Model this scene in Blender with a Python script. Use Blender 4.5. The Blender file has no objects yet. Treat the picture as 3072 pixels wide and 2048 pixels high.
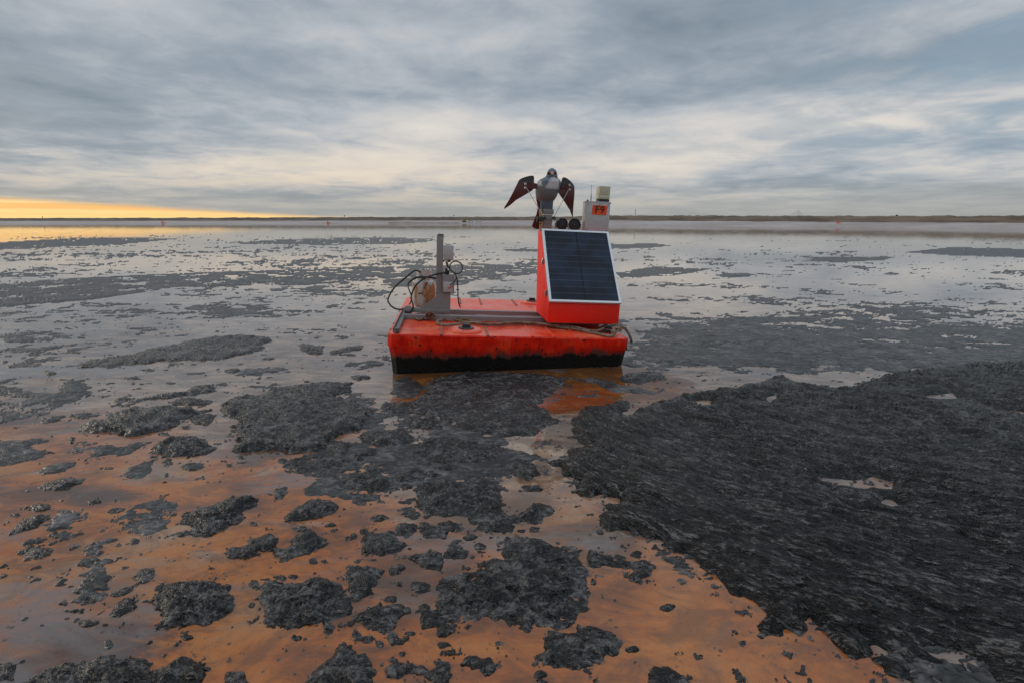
import bpy, bmesh, math, random
import numpy as np
from mathutils import Matrix, Vector

# ------------------------------------------------------------------ camera, sky, sun, exposure
SC = bpy.context.scene
COL = SC.collection
CAM_H = 1.70
PITCH = math.atan((1024 - 664) / 1536.0)
cam = bpy.data.cameras.new('camera'); cam.lens = 18; cam.sensor_width = 36
cam.clip_start = 0.05; cam.clip_end = 20000
camo = bpy.data.objects.new('camera', cam); COL.objects.link(camo)
camo.location = (0, 0, CAM_H); camo.rotation_euler = (math.pi / 2 - PITCH, 0, 0)
SC.camera = camo
SC.view_settings.view_transform = 'Standard'; SC.view_settings.look = 'None'
SC.view_settings.gamma = 1; SC.view_settings.use_curve_mapping = False
SC.view_settings.exposure = 0.0
SUN_EL, SUN_AZ = math.radians(14), math.radians(-72)      # low, to the left of the view (azimuth from +Y towards +X)

class NT:
    """small helper for node trees"""
    def __init__(s, tree): s.t = tree; s.n = tree.nodes; s.l = tree.links
    def new(s, ty, **kw):
        n = s.n.new(ty)
        for k, v in kw.items(): setattr(n, k, v)
        return n
    def put(s, sock, v):
        if isinstance(v, bpy.types.NodeSocket): s.l.new(v, sock)
        elif v is not None:
            if sock.type == 'RGBA' and isinstance(v, (tuple, list)) and len(v) == 3: v = (*v, 1)
            sock.default_value = v
    def math(s, op, a, b=None, c=None, clamp=False):
        n = s.new('ShaderNodeMath', operation=op); n.use_clamp = clamp
        s.put(n.inputs[0], a); s.put(n.inputs[1], b); s.put(n.inputs[2], c)
        return n.outputs[0]
    def mix(s, f, a, b, mode='MIX'):
        n = s.new('ShaderNodeMix', data_type='RGBA', blend_type=mode)
        s.put(n.inputs[0], f); s.put(n.inputs[6], a); s.put(n.inputs[7], b)
        return n.outputs[2]
    def noise(s, vec, scale, detail=4, rough=.5, dist=0, typ='FBM'):
        n = s.new('ShaderNodeTexNoise'); n.noise_type = typ
        s.put(n.inputs['Vector'], vec); n.inputs['Scale'].default_value = scale
        n.inputs['Detail'].default_value = detail; n.inputs['Roughness'].default_value = rough
        n.inputs['Distortion'].default_value = dist
        return n.outputs[0]
    def step(s, v, lo, hi, a=0, b=1):
        n = s.new('ShaderNodeMapRange', interpolation_type='SMOOTHSTEP')
        s.put(n.inputs[0], v); s.put(n.inputs[1], lo); s.put(n.inputs[2], hi); s.put(n.inputs[3], a); s.put(n.inputs[4], b)
        return n.outputs[0]
    def mapping(s, vec, scale=(1, 1, 1), rot=(0, 0, 0), loc=(0, 0, 0)):
        n = s.new('ShaderNodeMapping'); s.put(n.inputs[0], vec)
        n.inputs['Scale'].default_value = scale; n.inputs['Rotation'].default_value = rot; n.inputs['Location'].default_value = loc
        return n.outputs[0]
    def ramp(s, f, stops):
        n = s.new('ShaderNodeValToRGB'); s.put(n.inputs[0], f); e = n.color_ramp.elements
        while len(e) < len(stops): e.new(.5)
        for i, (p, c) in enumerate(stops): e[i].position = p; e[i].color = (*c, 1)
        return n.outputs[0]

def build_world():
    w = bpy.data.worlds.new('World'); SC.world = w; w.use_nodes = True
    g = NT(w.node_tree); g.n.clear()
    out = g.new('ShaderNodeOutputWorld')
    sky = g.new('ShaderNodeTexSky', sky_type='NISHITA'); sky.sun_disc = False
    sky.sun_elevation = SUN_EL; sky.sun_rotation = SUN_AZ; sky.air_density = 1.2; sky.dust_density = 2
    bg0 = g.new('ShaderNodeBackground'); g.l.new(sky.outputs[0], bg0.inputs[0]); bg0.inputs[1].default_value = .08
    tc = g.new('ShaderNodeTexCoord'); d = tc.outputs['Generated']
    sep = g.new('ShaderNodeSeparateXYZ'); g.l.new(d, sep.inputs[0])
    x, y, z = sep.outputs
    el = g.math('MULTIPLY', g.math('ARCSINE', z), 57.2958)                 # elevation, degrees
    az = g.math('MULTIPLY', g.math('ARCTAN2', x, y), 57.2958)              # azimuth, degrees, 0 = view
    # cloud deck seen in perspective: a layer above the ground
    k = g.math('DIVIDE', 1.0, g.math('ADD', g.math('MAXIMUM', z, 0.0), 0.09))
    comb = g.new('ShaderNodeCombineXYZ')
    g.put(comb.inputs[0], g.math('MULTIPLY', x, k)); g.put(comb.inputs[1], g.math('MULTIPLY', y, k))
    q = comb.outputs[0]
    m1 = g.mapping(q, (.50, .58, 1), (0, 0, math.radians(-20)), (3.1, 1.2, 0))
    n1 = g.noise(m1, 1.0, 2, .45, .3)                                      # broad bands
    m2 = g.mapping(q, (1.35, 1.35, 1), (0, 0, 0), (7.3, 4.4, 0))
    n2 = g.noise(m2, 1.0, 5, .55, .45)                                      # streaks
    m3 = g.mapping(q, (4.2, 4.0, 1), (0, 0, math.radians(12)), (1.3, 9.1, 0))
    n3 = g.noise(m3, 1.0, 5, .6, .5)
    t = g.math('ADD', g.math('MULTIPLY', n1, .66), g.math('ADD', g.math('MULTIPLY', n2, .44), g.math('MULTIPLY', n3, .20)))
    # large scale brightness by height above the horizon
    band = g.ramp(g.math('DIVIDE', el, 30.0), [(0, (.54,) * 3), (.10, (.60,) * 3), (.18, (.68,) * 3), (.30, (.67,) * 3), (.40, (.55,) * 3), (.54, (.565,) * 3), (.66, (.52,) * 3), (1, (.59,) * 3)])
    t = g.math('ADD', t, g.math('SUBTRACT', band, .62))
    t = g.math('SUBTRACT', t, g.step(g.math('ADD', az, g.math('MULTIPLY', el, .8)), -5, -45, 0, .09))
    t = g.math('ADD', g.math('MULTIPLY', g.math('SUBTRACT', t, .61), .72), .61)
    cl = g.ramp(t, [(.44, (.205, .260, .318)), (.54, (.310, .364, .425)), (.63, (.475, .508, .550)), (.73, (.690, .665, .640)), (.88, (.86, .80, .71))])
    # warm glow low in the sky, strongest to the left and ahead
    warm = g.math('MULTIPLY', g.step(el, 10, 3), g.step(az, 42, -20))
    warm = g.math('MULTIPLY', warm, g.step(t, .52, .74))
    cl = g.mix(g.math('MULTIPLY', warm, .50), cl, (.92, .73, .52))
    # dull veil just above the horizon
    veil = g.step(el, 5.0, .6)
    cl = g.mix(g.math('MULTIPLY', veil, .72), cl, (.40, .40, .37))
    # bluer to the right where the deck thins
    blue = g.math('MULTIPLY', g.step(az, 16, 42), g.step(el, 2, 9))
    blue = g.math('MULTIPLY', blue, g.step(n2, .62, .40))
    cl = g.mix(g.math('MULTIPLY', blue, .7), cl, (.25, .36, .46))
    # clear strip under the deck at the left horizon
    edge = g.math('ADD', 2.05, g.math('MULTIPLY', g.math('ADD', az, 45), -.058))
    wob = g.math('MULTIPLY', g.math('SUBTRACT', g.noise(g.mapping(d, (6, 6, 60)), 1.0, 3), .5), .5)
    strip = g.step(g.math('SUBTRACT', g.math('ADD', edge, wob), el), -.10, .50)
    strip = g.math('MULTIPLY', strip, g.step(az, -6, -16))
    gold = g.mix(g.step(g.noise(g.mapping(d, (3, 3, 170)), 1.0, 5, .6), .42, .60), (1.0, .56, .20), (1.10, .76, .32))
    gold = g.mix(g.step(el, 1.2, .2), gold, (1.10, .74, .30))
    cl = g.mix(strip, cl, gold)
    # an overcast sky is brighter towards the zenith than at the horizon
    gain = g.step(el, 19, 75, 1.0, 2.3)
    cl = g.mix(1.0, cl, gain, 'MULTIPLY')
    bg1 = g.new('ShaderNodeBackground'); g.l.new(cl, bg1.inputs[0]); bg1.inputs[1].default_value = 1.0
    mx = g.new('ShaderNodeMixShader'); mx.inputs[0].default_value = .93
    g.l.new(bg0.outputs[0], mx.inputs[1]); g.l.new(bg1.outputs[0], mx.inputs[2]); g.l.new(mx.outputs[0], out.inputs[0])
build_world()
sun = bpy.data.lights.new('sun', 'SUN'); sun.energy = .8; sun.angle = math.radians(25); sun.color = (1, .86, .68)
suno = bpy.data.objects.new('sun', sun); COL.objects.link(suno); suno.location = (-30, 10, 12)
sd = Vector((math.sin(SUN_AZ) * math.cos(SUN_EL), math.cos(SUN_AZ) * math.cos(SUN_EL), math.sin(SUN_EL)))
suno.rotation_euler = sd.to_track_quat('Z', 'Y').to_euler()

# ------------------------------------------------------------------ helpers
rng = random.Random(4)
CP, SP = math.cos(PITCH), math.sin(PITCH)
YAW, ROLL = math.radians(7.08), math.radians(2.70)
RAFT = Matrix.Translation((0, 5.741, .41)) @ Matrix.Rotation(YAW, 4, 'Z') @ Matrix.Rotation(ROLL, 4, 'Y')
RINV = RAFT.inverted()
def sight(px, py):
    a = (px - 1536) / 1536.; b = (1024 - py) / 1536.
    return Vector((a, CP + b * SP, -SP + b * CP))
def on_water(px, py, z=0.0):
    d = sight(px, py); k = (z - CAM_H) / d.z
    return (d.x * k, d.y * k)
def on_raft(px, py, ax, val):
    """point of the raft's own frame seen at a photo position, on the plane axis = val"""
    d = RINV.to_3x3() @ sight(px, py); o = RINV @ Vector((0, 0, CAM_H))
    return o + d * ((val - o[ax]) / d[ax])

def material(name, base=(.5, .5, .5), rough=.5, metal=0, spec=.5, ior=1.5, fn=None):
    m = bpy.data.materials.new(name); m.use_nodes = True
    g = NT(m.node_tree); b = g.n['Principled BSDF']
    b.inputs['Base Color'].default_value = (*base, 1); b.inputs['Roughness'].default_value = rough
    b.inputs['Metallic'].default_value = metal; b.inputs['Specular IOR Level'].default_value = spec; b.inputs['IOR'].default_value = ior
    if fn: fn(g, b)
    return m
def bump(g, b, h, strength=.3, dist=.01):
    n = g.new('ShaderNodeBump'); n.inputs['Strength'].default_value = strength; n.inputs['Distance'].default_value = dist
    g.put(n.inputs['Height'], h); g.l.new(n.outputs[0], b.inputs['Normal'])
def objc(g): return g.new('ShaderNodeTexCoord').outputs['Object']
def geop(g): return g.new('ShaderNodeNewGeometry').outputs['Position']
def worn(name, base, rough=.5, metal=0, dirt=(.03, .025, .02), scale=9, amount=.5, thr=.60, bmp=.15):
    def fn(g, b):
        o = objc(g)
        n = g.noise(o, scale, 6, .65); s = g.noise(o, scale * 5, 4, .6)
        c = g.mix(g.step(s, .3, .7, 0, .35), base, tuple(v * .72 for v in base))
        c = g.mix(g.math('MULTIPLY', g.step(n, thr, thr + .10), amount), c, dirt)
        g.put(b.inputs['Base Color'], c)
        g.put(b.inputs['Roughness'], g.step(n, .3, .7, rough - .08, rough + .15))
        bump(g, b, s, bmp, .004)
    return material(name, base, rough, metal, fn=fn)

def link(o, parent=None):
    COL.objects.link(o)
    if parent is not None: o.parent = parent
    return o
def tag(o, label, cat, group=None, kind=None):
    o['label'] = label; o['category'] = cat
    if group: o['group'] = group
    if kind: o['kind'] = kind
    return o
def meshobj(name, verts, faces, mat, parent=None, smooth=False, matidx=None):
    me = bpy.data.meshes.new(name); me.from_pydata([tuple(v) for v in verts], [], [tuple(f) for f in faces]); me.update()
    for m in (mat if isinstance(mat, (list, tuple)) else [mat]): me.materials.append(m)
    if matidx is not None: me.polygons.foreach_set('material_index', matidx)
    if smooth: me.polygons.foreach_set('use_smooth', [True] * len(me.polygons))
    return link(bpy.data.objects.new(name, me), parent)

class B:
    """collects shapes given in the raft frame; build() links them as ONE mesh"""
    def __init__(s): s.v = []; s.f = []
    def add(s, vs, fs):
        k = len(s.v); s.v += [Vector(v) for v in vs]; s.f += [[i + k for i in f] for f in fs]; return s
    def hexa(s, p, c=0):                       # p: 8 corners, bottom 4 then top 4
        bm = bmesh.new(); vv = [bm.verts.new(q) for q in p]
        for f in ((3, 2, 1, 0), (4, 5, 6, 7), (0, 1, 5, 4), (1, 2, 6, 5), (2, 3, 7, 6), (3, 0, 4, 7)): bm.faces.new([vv[i] for i in f])
        bmesh.ops.recalc_face_normals(bm, faces=bm.faces)
        if c: bmesh.ops.bevel(bm, geom=bm.edges[:], offset=c, segments=2, affect='EDGES', profile=.5)
        bm.verts.ensure_lookup_table(); bm.verts.index_update()
        s.add([v.co.copy() for v in bm.verts], [[v.index for v in f.verts] for f in bm.faces]); bm.free(); return s
    def box(s, lo, hi, c=.003):
        (a, b, d), (e, f, g) = lo, hi
        return s.hexa([(a, b, d), (e, b, d), (e, f, d), (a, f, d), (a, b, g), (e, b, g), (e, f, g), (a, f, g)], c)
    def prism(s, pts, off, c=0):               # polygon pts swept by off
        bm = bmesh.new(); n = len(pts); off = Vector(off)
        a = [bm.verts.new(p) for p in pts]; b = [bm.verts.new(Vector(p) + off) for p in pts]
        bm.faces.new(a[::-1]); bm.faces.new(b)
        for i in range(n): bm.faces.new([a[i], a[(i + 1) % n], b[(i + 1) % n], b[i]])
        bmesh.ops.recalc_face_normals(bm, faces=bm.faces)
        if c: bmesh.ops.bevel(bm, geom=bm.edges[:], offset=c, segments=2, affect='EDGES', profile=.5)
        bm.verts.ensure_lookup_table(); bm.verts.index_update()
        s.add([v.co.copy() for v in bm.verts], [[v.index for v in f.verts] for f in bm.faces]); bm.free(); return s
    def tube(s, pts, r, n=10, cap=True):
        pts = [Vector(p) for p in pts]; m = len(pts); rs = r if isinstance(r, (list, tuple)) else [r] * m
        T = [(pts[min(i + 1, m - 1)] - pts[max(i - 1, 0)]).normalized() for i in range(m)]
        up = Vector((0, 0, 1)) if abs(T[0].z) < .9 else Vector((1, 0, 0))
        N = (up - T[0] * up.dot(T[0])).normalized(); vs = []; fs = []
        for i in range(m):
            N = (N - T[i] * N.dot(T[i])).normalized(); Bn = T[i].cross(N)
            for j in range(n):
                a = 2 * math.pi * j / n; vs.append(pts[i] + (N * math.cos(a) + Bn * math.sin(a)) * rs[i])
        for i in range(m - 1):
            for j in range(n): fs.append([i * n + j, i * n + (j + 1) % n, (i + 1) * n + (j + 1) % n, (i + 1) * n + j])
        if cap: fs += [list(range(n))[::-1], [(m - 1) * n + j for j in range(n)]]
        return s.add(vs, fs)
    def lathe(s, c, prof, n=24, axis='z'):
        c = Vector(c); vs = []; fs = []; m = len(prof)
        for r, h in prof:
            for j in range(n):
                a = 2 * math.pi * j / n; p, q = r * math.cos(a), r * math.sin(a)
                vs.append(c + (Vector((p, q, h)) if axis == 'z' else Vector((p, h, q)) if axis == 'y' else Vector((h, p, q))))
        for i in range(m - 1):
            for j in range(n): fs.append([i * n + j, i * n + (j + 1) % n, (i + 1) * n + (j + 1) % n, (i + 1) * n + j])
        fs += [list(range(n)), [(m - 1) * n + j for j in range(n)]]
        return s.add(vs, fs)
    def build(s, name, mat, parent, smooth=False, matidx=None):
        root = parent
        while root.parent is not None: root = root.parent
        o = Vector(root.get('org', (0, 0, 0)))
        ob = meshobj(name, [v - o for v in s.v], s.f, mat, parent, False, matidx)
        bm = bmesh.new(); bm.from_mesh(ob.data); bmesh.ops.recalc_face_normals(bm, faces=bm.faces); bm.to_mesh(ob.data); bm.free()
        if smooth:
            ob.data.polygons.foreach_set('use_smooth', [True] * len(ob.data.polygons))
            ob.data.set_sharp_from_angle(angle=math.radians(38))
        return ob
def thing(name, label, cat, org, group=None):
    """an Empty standing at a point of the raft frame; its parts are given in the raft frame too"""
    o = bpy.data.objects.new(name, None); COL.objects.link(o)
    o.matrix_world = RAFT @ Matrix.Translation(org); o['org'] = tuple(org); o.empty_display_size = .05
    return tag(o, label, cat, group)
def spline(pts, n=8):
    """Catmull-Rom through pts"""
    P = [Vector(p) for p in pts]; P = [P[0] * 2 - P[1]] + P + [P[-1] * 2 - P[-2]]; out = []
    for i in range(1, len(P) - 2):
        a, b, c, d = P[i - 1:i + 3]
        for j in range(n):
            t = j / n
            out.append(.5 * ((2 * b) + (c - a) * t + (2 * a - 5 * b + 4 * c - d) * t * t + (3 * b - a - 3 * c + d) * t ** 3))
    out.append(P[-2]); return out

# numpy gradient noise
_perm = np.random.RandomState(11).permutation(512)
def perlin(x, y, seed=0):
    x = np.asarray(x, float); y = np.asarray(y, float)
    xi = np.floor(x).astype(np.int64); yi = np.floor(y).astype(np.int64); fx = x - xi; fy = y - yi
    def gr(ix, iy, dx, dy):
        h = _perm[(_perm[(ix + seed * 37) & 511] + iy) & 511] * (2 * np.pi / 512)
        return np.cos(h) * dx + np.sin(h) * dy
    u = fx * fx * fx * (fx * (fx * 6 - 15) + 10); v = fy * fy * fy * (fy * (fy * 6 - 15) + 10)
    a = gr(xi, yi, fx, fy); b = gr(xi + 1, yi, fx - 1, fy); c = gr(xi, yi + 1, fx, fy - 1); d = gr(xi + 1, yi + 1, fx - 1, fy - 1)
    return (a + (b - a) * u) * (1 - v) + (c + (d - c) * u) * v
def fbm(x, y, o=4, seed=0, gain=.5):
    r = 0; a = 1; f = 1
    for i in range(o): r = r + a * perlin(x * f, y * f, seed + i); a *= gain; f *= 2.03
    return r
def sstep(a, b, x):
    t = np.clip((x - a) / (b - a), 0, 1); return t * t * (3 - 2 * t)

# ------------------------------------------------------------------ materials
def _water(g, b):
    p = geop(g); sp = g.new('ShaderNodeSeparateXYZ'); g.l.new(p, sp.inputs[0])
    big = g.noise(g.mapping(p, (.55, .8, 1), (0, 0, .5)), 1.0, 5, .6, .8)
    st = g.noise(g.mapping(p, (1.2, 4.0, 1), (0, 0, .45)), 1.0, 6, .62, 1.2)
    fine = g.noise(p, 22, 5, .7)
    orange = g.ramp(g.math('ADD', g.math('MULTIPLY', big, .65), g.math('MULTIPLY', st, .35)),
               [(.40, (.05, .022, .016)), (.45, (.16, .044, .008)), (.50, (.36, .092, .007)), (.57, (.42, .130, .014)), (.65, (.28, .17, .10))])
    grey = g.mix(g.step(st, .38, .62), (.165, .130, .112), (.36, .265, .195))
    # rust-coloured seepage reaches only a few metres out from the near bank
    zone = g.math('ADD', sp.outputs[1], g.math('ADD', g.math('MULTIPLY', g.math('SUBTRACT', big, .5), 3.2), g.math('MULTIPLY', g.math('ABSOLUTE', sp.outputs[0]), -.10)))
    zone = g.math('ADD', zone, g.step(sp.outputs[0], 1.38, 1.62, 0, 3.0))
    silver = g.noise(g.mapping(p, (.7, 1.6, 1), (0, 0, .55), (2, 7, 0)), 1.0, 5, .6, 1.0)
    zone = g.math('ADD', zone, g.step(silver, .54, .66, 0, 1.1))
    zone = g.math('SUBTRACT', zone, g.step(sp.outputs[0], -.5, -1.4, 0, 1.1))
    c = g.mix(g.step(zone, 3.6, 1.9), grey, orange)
    cx = g.math('ADD', sp.outputs[0], 1.75); cy = g.math('SUBTRACT', sp.outputs[1], 1.72)
    cr = g.math('ADD', g.math('ADD', g.math('MULTIPLY', cx, cx), g.math('MULTIPLY', g.math('MULTIPLY', cy, cy), 3.0)), g.math('MULTIPLY', g.math('SUBTRACT', st, .5), .9))
    c = g.mix(g.step(cr, .14, .0, 0, .9), c, (.045, .030, .032))
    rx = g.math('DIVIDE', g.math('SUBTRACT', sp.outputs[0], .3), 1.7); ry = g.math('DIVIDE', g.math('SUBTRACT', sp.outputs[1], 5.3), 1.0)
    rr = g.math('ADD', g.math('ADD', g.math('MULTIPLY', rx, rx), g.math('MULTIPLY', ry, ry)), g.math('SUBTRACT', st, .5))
    c = g.mix(g.step(rr, 1.1, .7), c, (.15, .055, .016))  # brown patch round the raft paints in the hull's reflection and shade
    mot = g.noise(g.mapping(p, (3.2, 5, 1), (0, 0, .4)), 1.0, 7, .72, .8)
    c = g.mix(g.step(mot, .46, .60, 0, .60), c, (.11, .042, .014))
    c = g.mix(g.step(mot, .50, .36, 0, .35), c, (.42, .155, .032))
    c = g.mix(g.step(fine, .40, .70, 0, .35), c, (.14, .06, .022))
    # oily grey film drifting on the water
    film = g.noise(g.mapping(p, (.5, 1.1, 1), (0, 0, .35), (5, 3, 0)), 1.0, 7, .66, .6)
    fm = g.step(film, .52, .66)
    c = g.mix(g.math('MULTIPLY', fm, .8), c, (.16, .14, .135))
    # flecks of tar
    v = g.new('ShaderNodeTexVoronoi'); v.feature = 'F1'; g.put(v.inputs['Vector'], p); v.inputs['Scale'].default_value = 17
    sp1 = g.step(g.math('ADD', v.outputs['Distance'], g.math('MULTIPLY', g.noise(p, 5, 4, .7), .7)), .50, .40)
    v2 = g.new('ShaderNodeTexVoronoi'); v2.feature = 'F1'; g.put(v2.inputs['Vector'], p); v2.inputs['Scale'].default_value = 70
    sp2 = g.step(g.math('ADD', v2.outputs['Distance'], g.math('MULTIPLY', g.noise(p, 7, 4, .7), .8)), .56, .44)
    sk = g.math('MAXIMUM', sp1, g.math('MULTIPLY', sp2, .75))
    c = g.mix(g.math('MULTIPLY', sk, .85), c, (.025, .02, .018))
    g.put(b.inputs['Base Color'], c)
    g.put(b.inputs['Roughness'], g.math('ADD', g.math('MULTIPLY', fm, .12), g.math('ADD', .02, g.math('MULTIPLY', sk, .25))))
    h = g.math('ADD', g.math('MULTIPLY', g.noise(g.mapping(p, (1, 1.4, 1)), 5, 2, .5), .5), g.math('MULTIPLY', g.noise(p, 30, 3, .6), .12))
    bump(g, b, g.math('ADD', h, g.math('MULTIPLY', sk, .25)), .06, .02)
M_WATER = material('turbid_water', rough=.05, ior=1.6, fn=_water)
def _sludge(g, b, flow=False):
    pw = geop(g); p = pw
    if flow:                                         # folds curve round the slowly turning mat
        sv = g.new('ShaderNodeSeparateXYZ'); g.l.new(pw, sv.inputs[0]); dx = g.math('SUBTRACT', sv.outputs[0], 4.6); dy = g.math('SUBTRACT', sv.outputs[1], 6.9)
        rad = g.math('SQRT', g.math('ADD', g.math('MULTIPLY', dx, dx), g.math('MULTIPLY', dy, dy)))
        cv = g.new('ShaderNodeCombineXYZ'); g.put(cv.inputs[0], g.math('MULTIPLY', g.math('ARCTAN2', dx, g.math('MULTIPLY', dy, -1)), 3.0)); g.put(cv.inputs[1], rad); g.put(cv.inputs[2], sv.outputs[2]); p = cv.outputs[0]
    n = g.noise(p, 60, 6, .7); m = g.noise(p, 7, 4, .6)
    if flow:
        f = g.noise(g.mapping(p, (52, 84, 60)), 1.0, 3, .6, .9); f2 = g.noise(g.mapping(p, (16, 28, 18), (0, 0, 0), (3, 1, 0)), 1.0, 3, .62, 1.0)
        t = g.math('ADD', g.math('MULTIPLY', f, .52), g.math('ADD', g.math('MULTIPLY', f2, .48), g.math('MULTIPLY', g.math('SUBTRACT', m, .5), .22)))
        st = [(.44, (.001, .001, .001)), (.505, (.004, .004, .004)), (.55, (.048, .0445, .043)), (.62, (.17, .157, .152))]
    else:
        f = g.noise(g.mapping(p, (36, 50, 40), (0, 0, -.25)), 1.0, 3, .6, .5); f2 = g.noise(g.mapping(p, (10, 15, 12), (0, 0, -.25), (3, 1, 0)), 1.0, 3, .6, .6)
        t = g.math('ADD', g.math('MULTIPLY', f, .55), g.math('ADD', g.math('MULTIPLY', f2, .45), g.math('MULTIPLY', g.math('SUBTRACT', m, .5), .30)))
        st = [(.41, (.001, .001, .001)), (.48, (.008, .0078, .0078)), (.54, (.052, .048, .047)), (.62, (.135, .125, .121))]
    c = g.ramp(t, st)                                # clay froth streaks, with bright crests and shaded creases painted into the colour
    g.put(b.inputs['Base Color'], c)
    wet = g.noise(pw, 1.1, 4, .6)
    g.put(b.inputs['Roughness'], g.math('ADD', g.step(n, .3, .7, .10, .28), g.step(wet, .40, .60, .02, .20)))
    bump(g, b, g.math('ADD', g.math('ADD', f, g.math('MULTIPLY', f2, 1.5)), g.math('MULTIPLY', n, .25)), 1.0, .030)
M_SLUDGE = material('bitumen_sludge', rough=.45, ior=1.5, fn=_sludge)
M_FLOW = material('bitumen_sludge_folded', rough=.45, ior=1.5, fn=lambda g, b: _sludge(g, b, True))
def _film(g, b):
    p = geop(g); n = g.noise(g.mapping(p, (20, 34, 30)), 1.0, 6, .7); m = g.noise(p, 2.5, 4, .6)
    f = g.math('ADD', g.math('MULTIPLY', g.noise(g.mapping(p, (6, 11, 12), (0, 0, .2)), 1.0, 3, .65, .3), .5), g.math('MULTIPLY', g.noise(g.mapping(p, (22, 38, 30), (0, 0, .2)), 1.0, 3, .6, .3), .5))
    t = g.math('ADD', g.math('MULTIPLY', f, .7), g.math('MULTIPLY', m, .3))
    c = g.ramp(t, [(.43, (.003, .003, .003)), (.49, (.018, .0175, .0175)), (.54, (.060, .056, .055)), (.62, (.14, .13, .126))])
    g.put(b.inputs['Base Color'], c); g.put(b.inputs['Roughness'], g.step(n, .3, .7, .34, .55))
    bump(g, b, f, .9, .03)
M_FILM = material('bitumen_scum', rough=.4, fn=_film)

ORANGE = (.90, .040, .004)
def _hull(g, b):
    o = objc(g); s = g.new('ShaderNodeSeparateXYZ'); g.l.new(o, s.inputs[0]); x, y, z = s.outputs
    n = g.noise(o, 7, 6, .65); f = g.noise(o, 42, 5, .7); lo = g.noise(g.mapping(o, (3.2, 3.2, .5)), 1.0, 5, .6)
    c = g.mix(g.step(n, .38, .62), (.60, .008, .001), (.84, .018, .002))
    c = g.mix(g.step(g.noise(o, 2.2, 6, .7), .54, .60, 0, .30), c, (.72, .085, .025))
    # drips, scuffs
    dr = g.noise(g.mapping(o, (26, 26, 1.3)), 1.0, 6, .7)
    dt = g.math('MULTIPLY', g.step(dr, .57, .63), g.step(g.math('ADD', z, g.math('MULTIPLY', g.noise(o, 5, 3), .3)), -.06, .10))
    c = g.mix(g.math('MULTIPLY', dt, .85), c, (.035, .010, .007))
    vo = g.new('ShaderNodeTexVoronoi'); g.put(vo.inputs['Vector'], g.mapping(o, (9, 9, 11))); vo.inputs['Scale'].default_value = 1.0
    spot = g.step(g.math('ADD', vo.outputs['Distance'], g.math('MULTIPLY', g.noise(o, 14, 6, .75), .55)), .44, .38)
    c = g.mix(g.math('MULTIPLY', spot, .9), c, (.028, .014, .012))
    scr = g.noise(g.mapping(o, (60, 60, 5), (0, .3, 0)), 1.0, 5, .7)
    c = g.mix(g.math('MULTIPLY', g.step(scr, .62, .68), .6), c, (.25, .016, .006))
    c = g.mix(g.math('MULTIPLY', g.step(f, .66, .72), .9), c, (.03, .018, .014))
    # tar line left by the sludge: ragged, follows the roll of the float
    lev = g.math('ADD', z, g.math('MULTIPLY', x, -.035))
    tl = g.math('ADD', lev, g.math('ADD', g.math('MULTIPLY', g.math('SUBTRACT', lo, .5), .22), g.math('MULTIPLY', g.math('SUBTRACT', g.noise(g.mapping(o, (14, 14, 4)), 1.0, 7, .78), .5), .20)))
    tar = g.step(tl, -.20, -.245); haze = g.step(tl, -.10, -.235)
    c = g.mix(g.math('MULTIPLY', haze, .75), c, (.10, .012, .006))
    smg = g.math('MULTIPLY', g.step(tl, -.12, -.20), g.step(g.noise(g.mapping(o, (5, 5, 2)), 1.0, 6, .7), .50, .60))
    c = g.mix(g.math('MULTIPLY', smg, .85), c, (.050, .036, .032))
    c = g.mix(tar, c, g.mix(g.step(f, .52, .68), (.0025, .0025, .0025), (.016, .014, .0135)))
    g.put(b.inputs['Base Color'], c)
    g.put(b.inputs['Roughness'], g.math('ADD', g.step(n, .3, .7, .30, .46), g.math('MULTIPLY', tar, .12)))
    hh = g.math('ADD', g.math('MULTIPLY', g.noise(o, 3.5, 2), 1.0), g.math('MULTIPLY', g.math('MULTIPLY', tar, g.noise(o, 30, 6, .7)), 1.5))
    bump(g, b, hh, .45, .025)
M_HULL = material('orange_hull_paint', ORANGE, .38, spec=.25, fn=_hull)
def _deck(g, b):
    o = objc(g); n = g.noise(o, 5, 6, .65); f = g.noise(o, 34, 5, .7); w = g.noise(o, 1.7, 4, .6)
    c = g.mix(g.step(n, .35, .65), (.70, .035, .010), (.90, .085, .022))
    c = g.mix(g.step(w, .46, .62, 0, .55), c, (.78, .20, .11))
    c = g.mix(g.math('MULTIPLY', g.step(g.noise(o, 16, 7, .78), .615, .65), .9), c, (.035, .015, .010))
    c = g.mix(g.math('MULTIPLY', g.step(g.noise(g.mapping(o, (2, 9, 1)), 1.0, 5), .60, .68), .5), c, (.25, .03, .012))
    g.put(b.inputs['Base Color'], c); g.put(b.inputs['Roughness'], g.step(n, .35, .65, .24, .44))
    bump(g, b, g.math('ADD', g.noise(o, 4, 2), g.math('MULTIPLY', f, .08)), .35, .02)
M_DECK = material('orange_deck_paint', ORANGE, .35, fn=_deck)
M_CAB = worn('orange_cabinet_paint', (.92, .014, .0005), .5, dirt=(.2, .02, .01), scale=6, amount=.35, thr=.64, bmp=.06)
M_STEEL = worn('grey_painted_steel', (.235, .222, .222), .50, .0, dirt=(.26, .17, .04), scale=5, amount=.55, thr=.64)
M_STEELD = worn('dark_galvanised_steel', (.17, .165, .165), .42, .5, scale=9, amount=.5)
M_RUST = worn('rusty_strip', (.34, .10, .06), .55, dirt=(.07, .03, .02), scale=14, amount=.8, thr=.52)
M_BLACK = material('black_plastic', (.018, .018, .02), .38)
M_RUBBER = material('black_rubber', (.014, .014, .015), .5)
M_BOXW = worn('grey_box_paint', (.50, .50, .51), .42, dirt=(.2, .14, .1), scale=6, amount=.4, thr=.66, bmp=.05)
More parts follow.
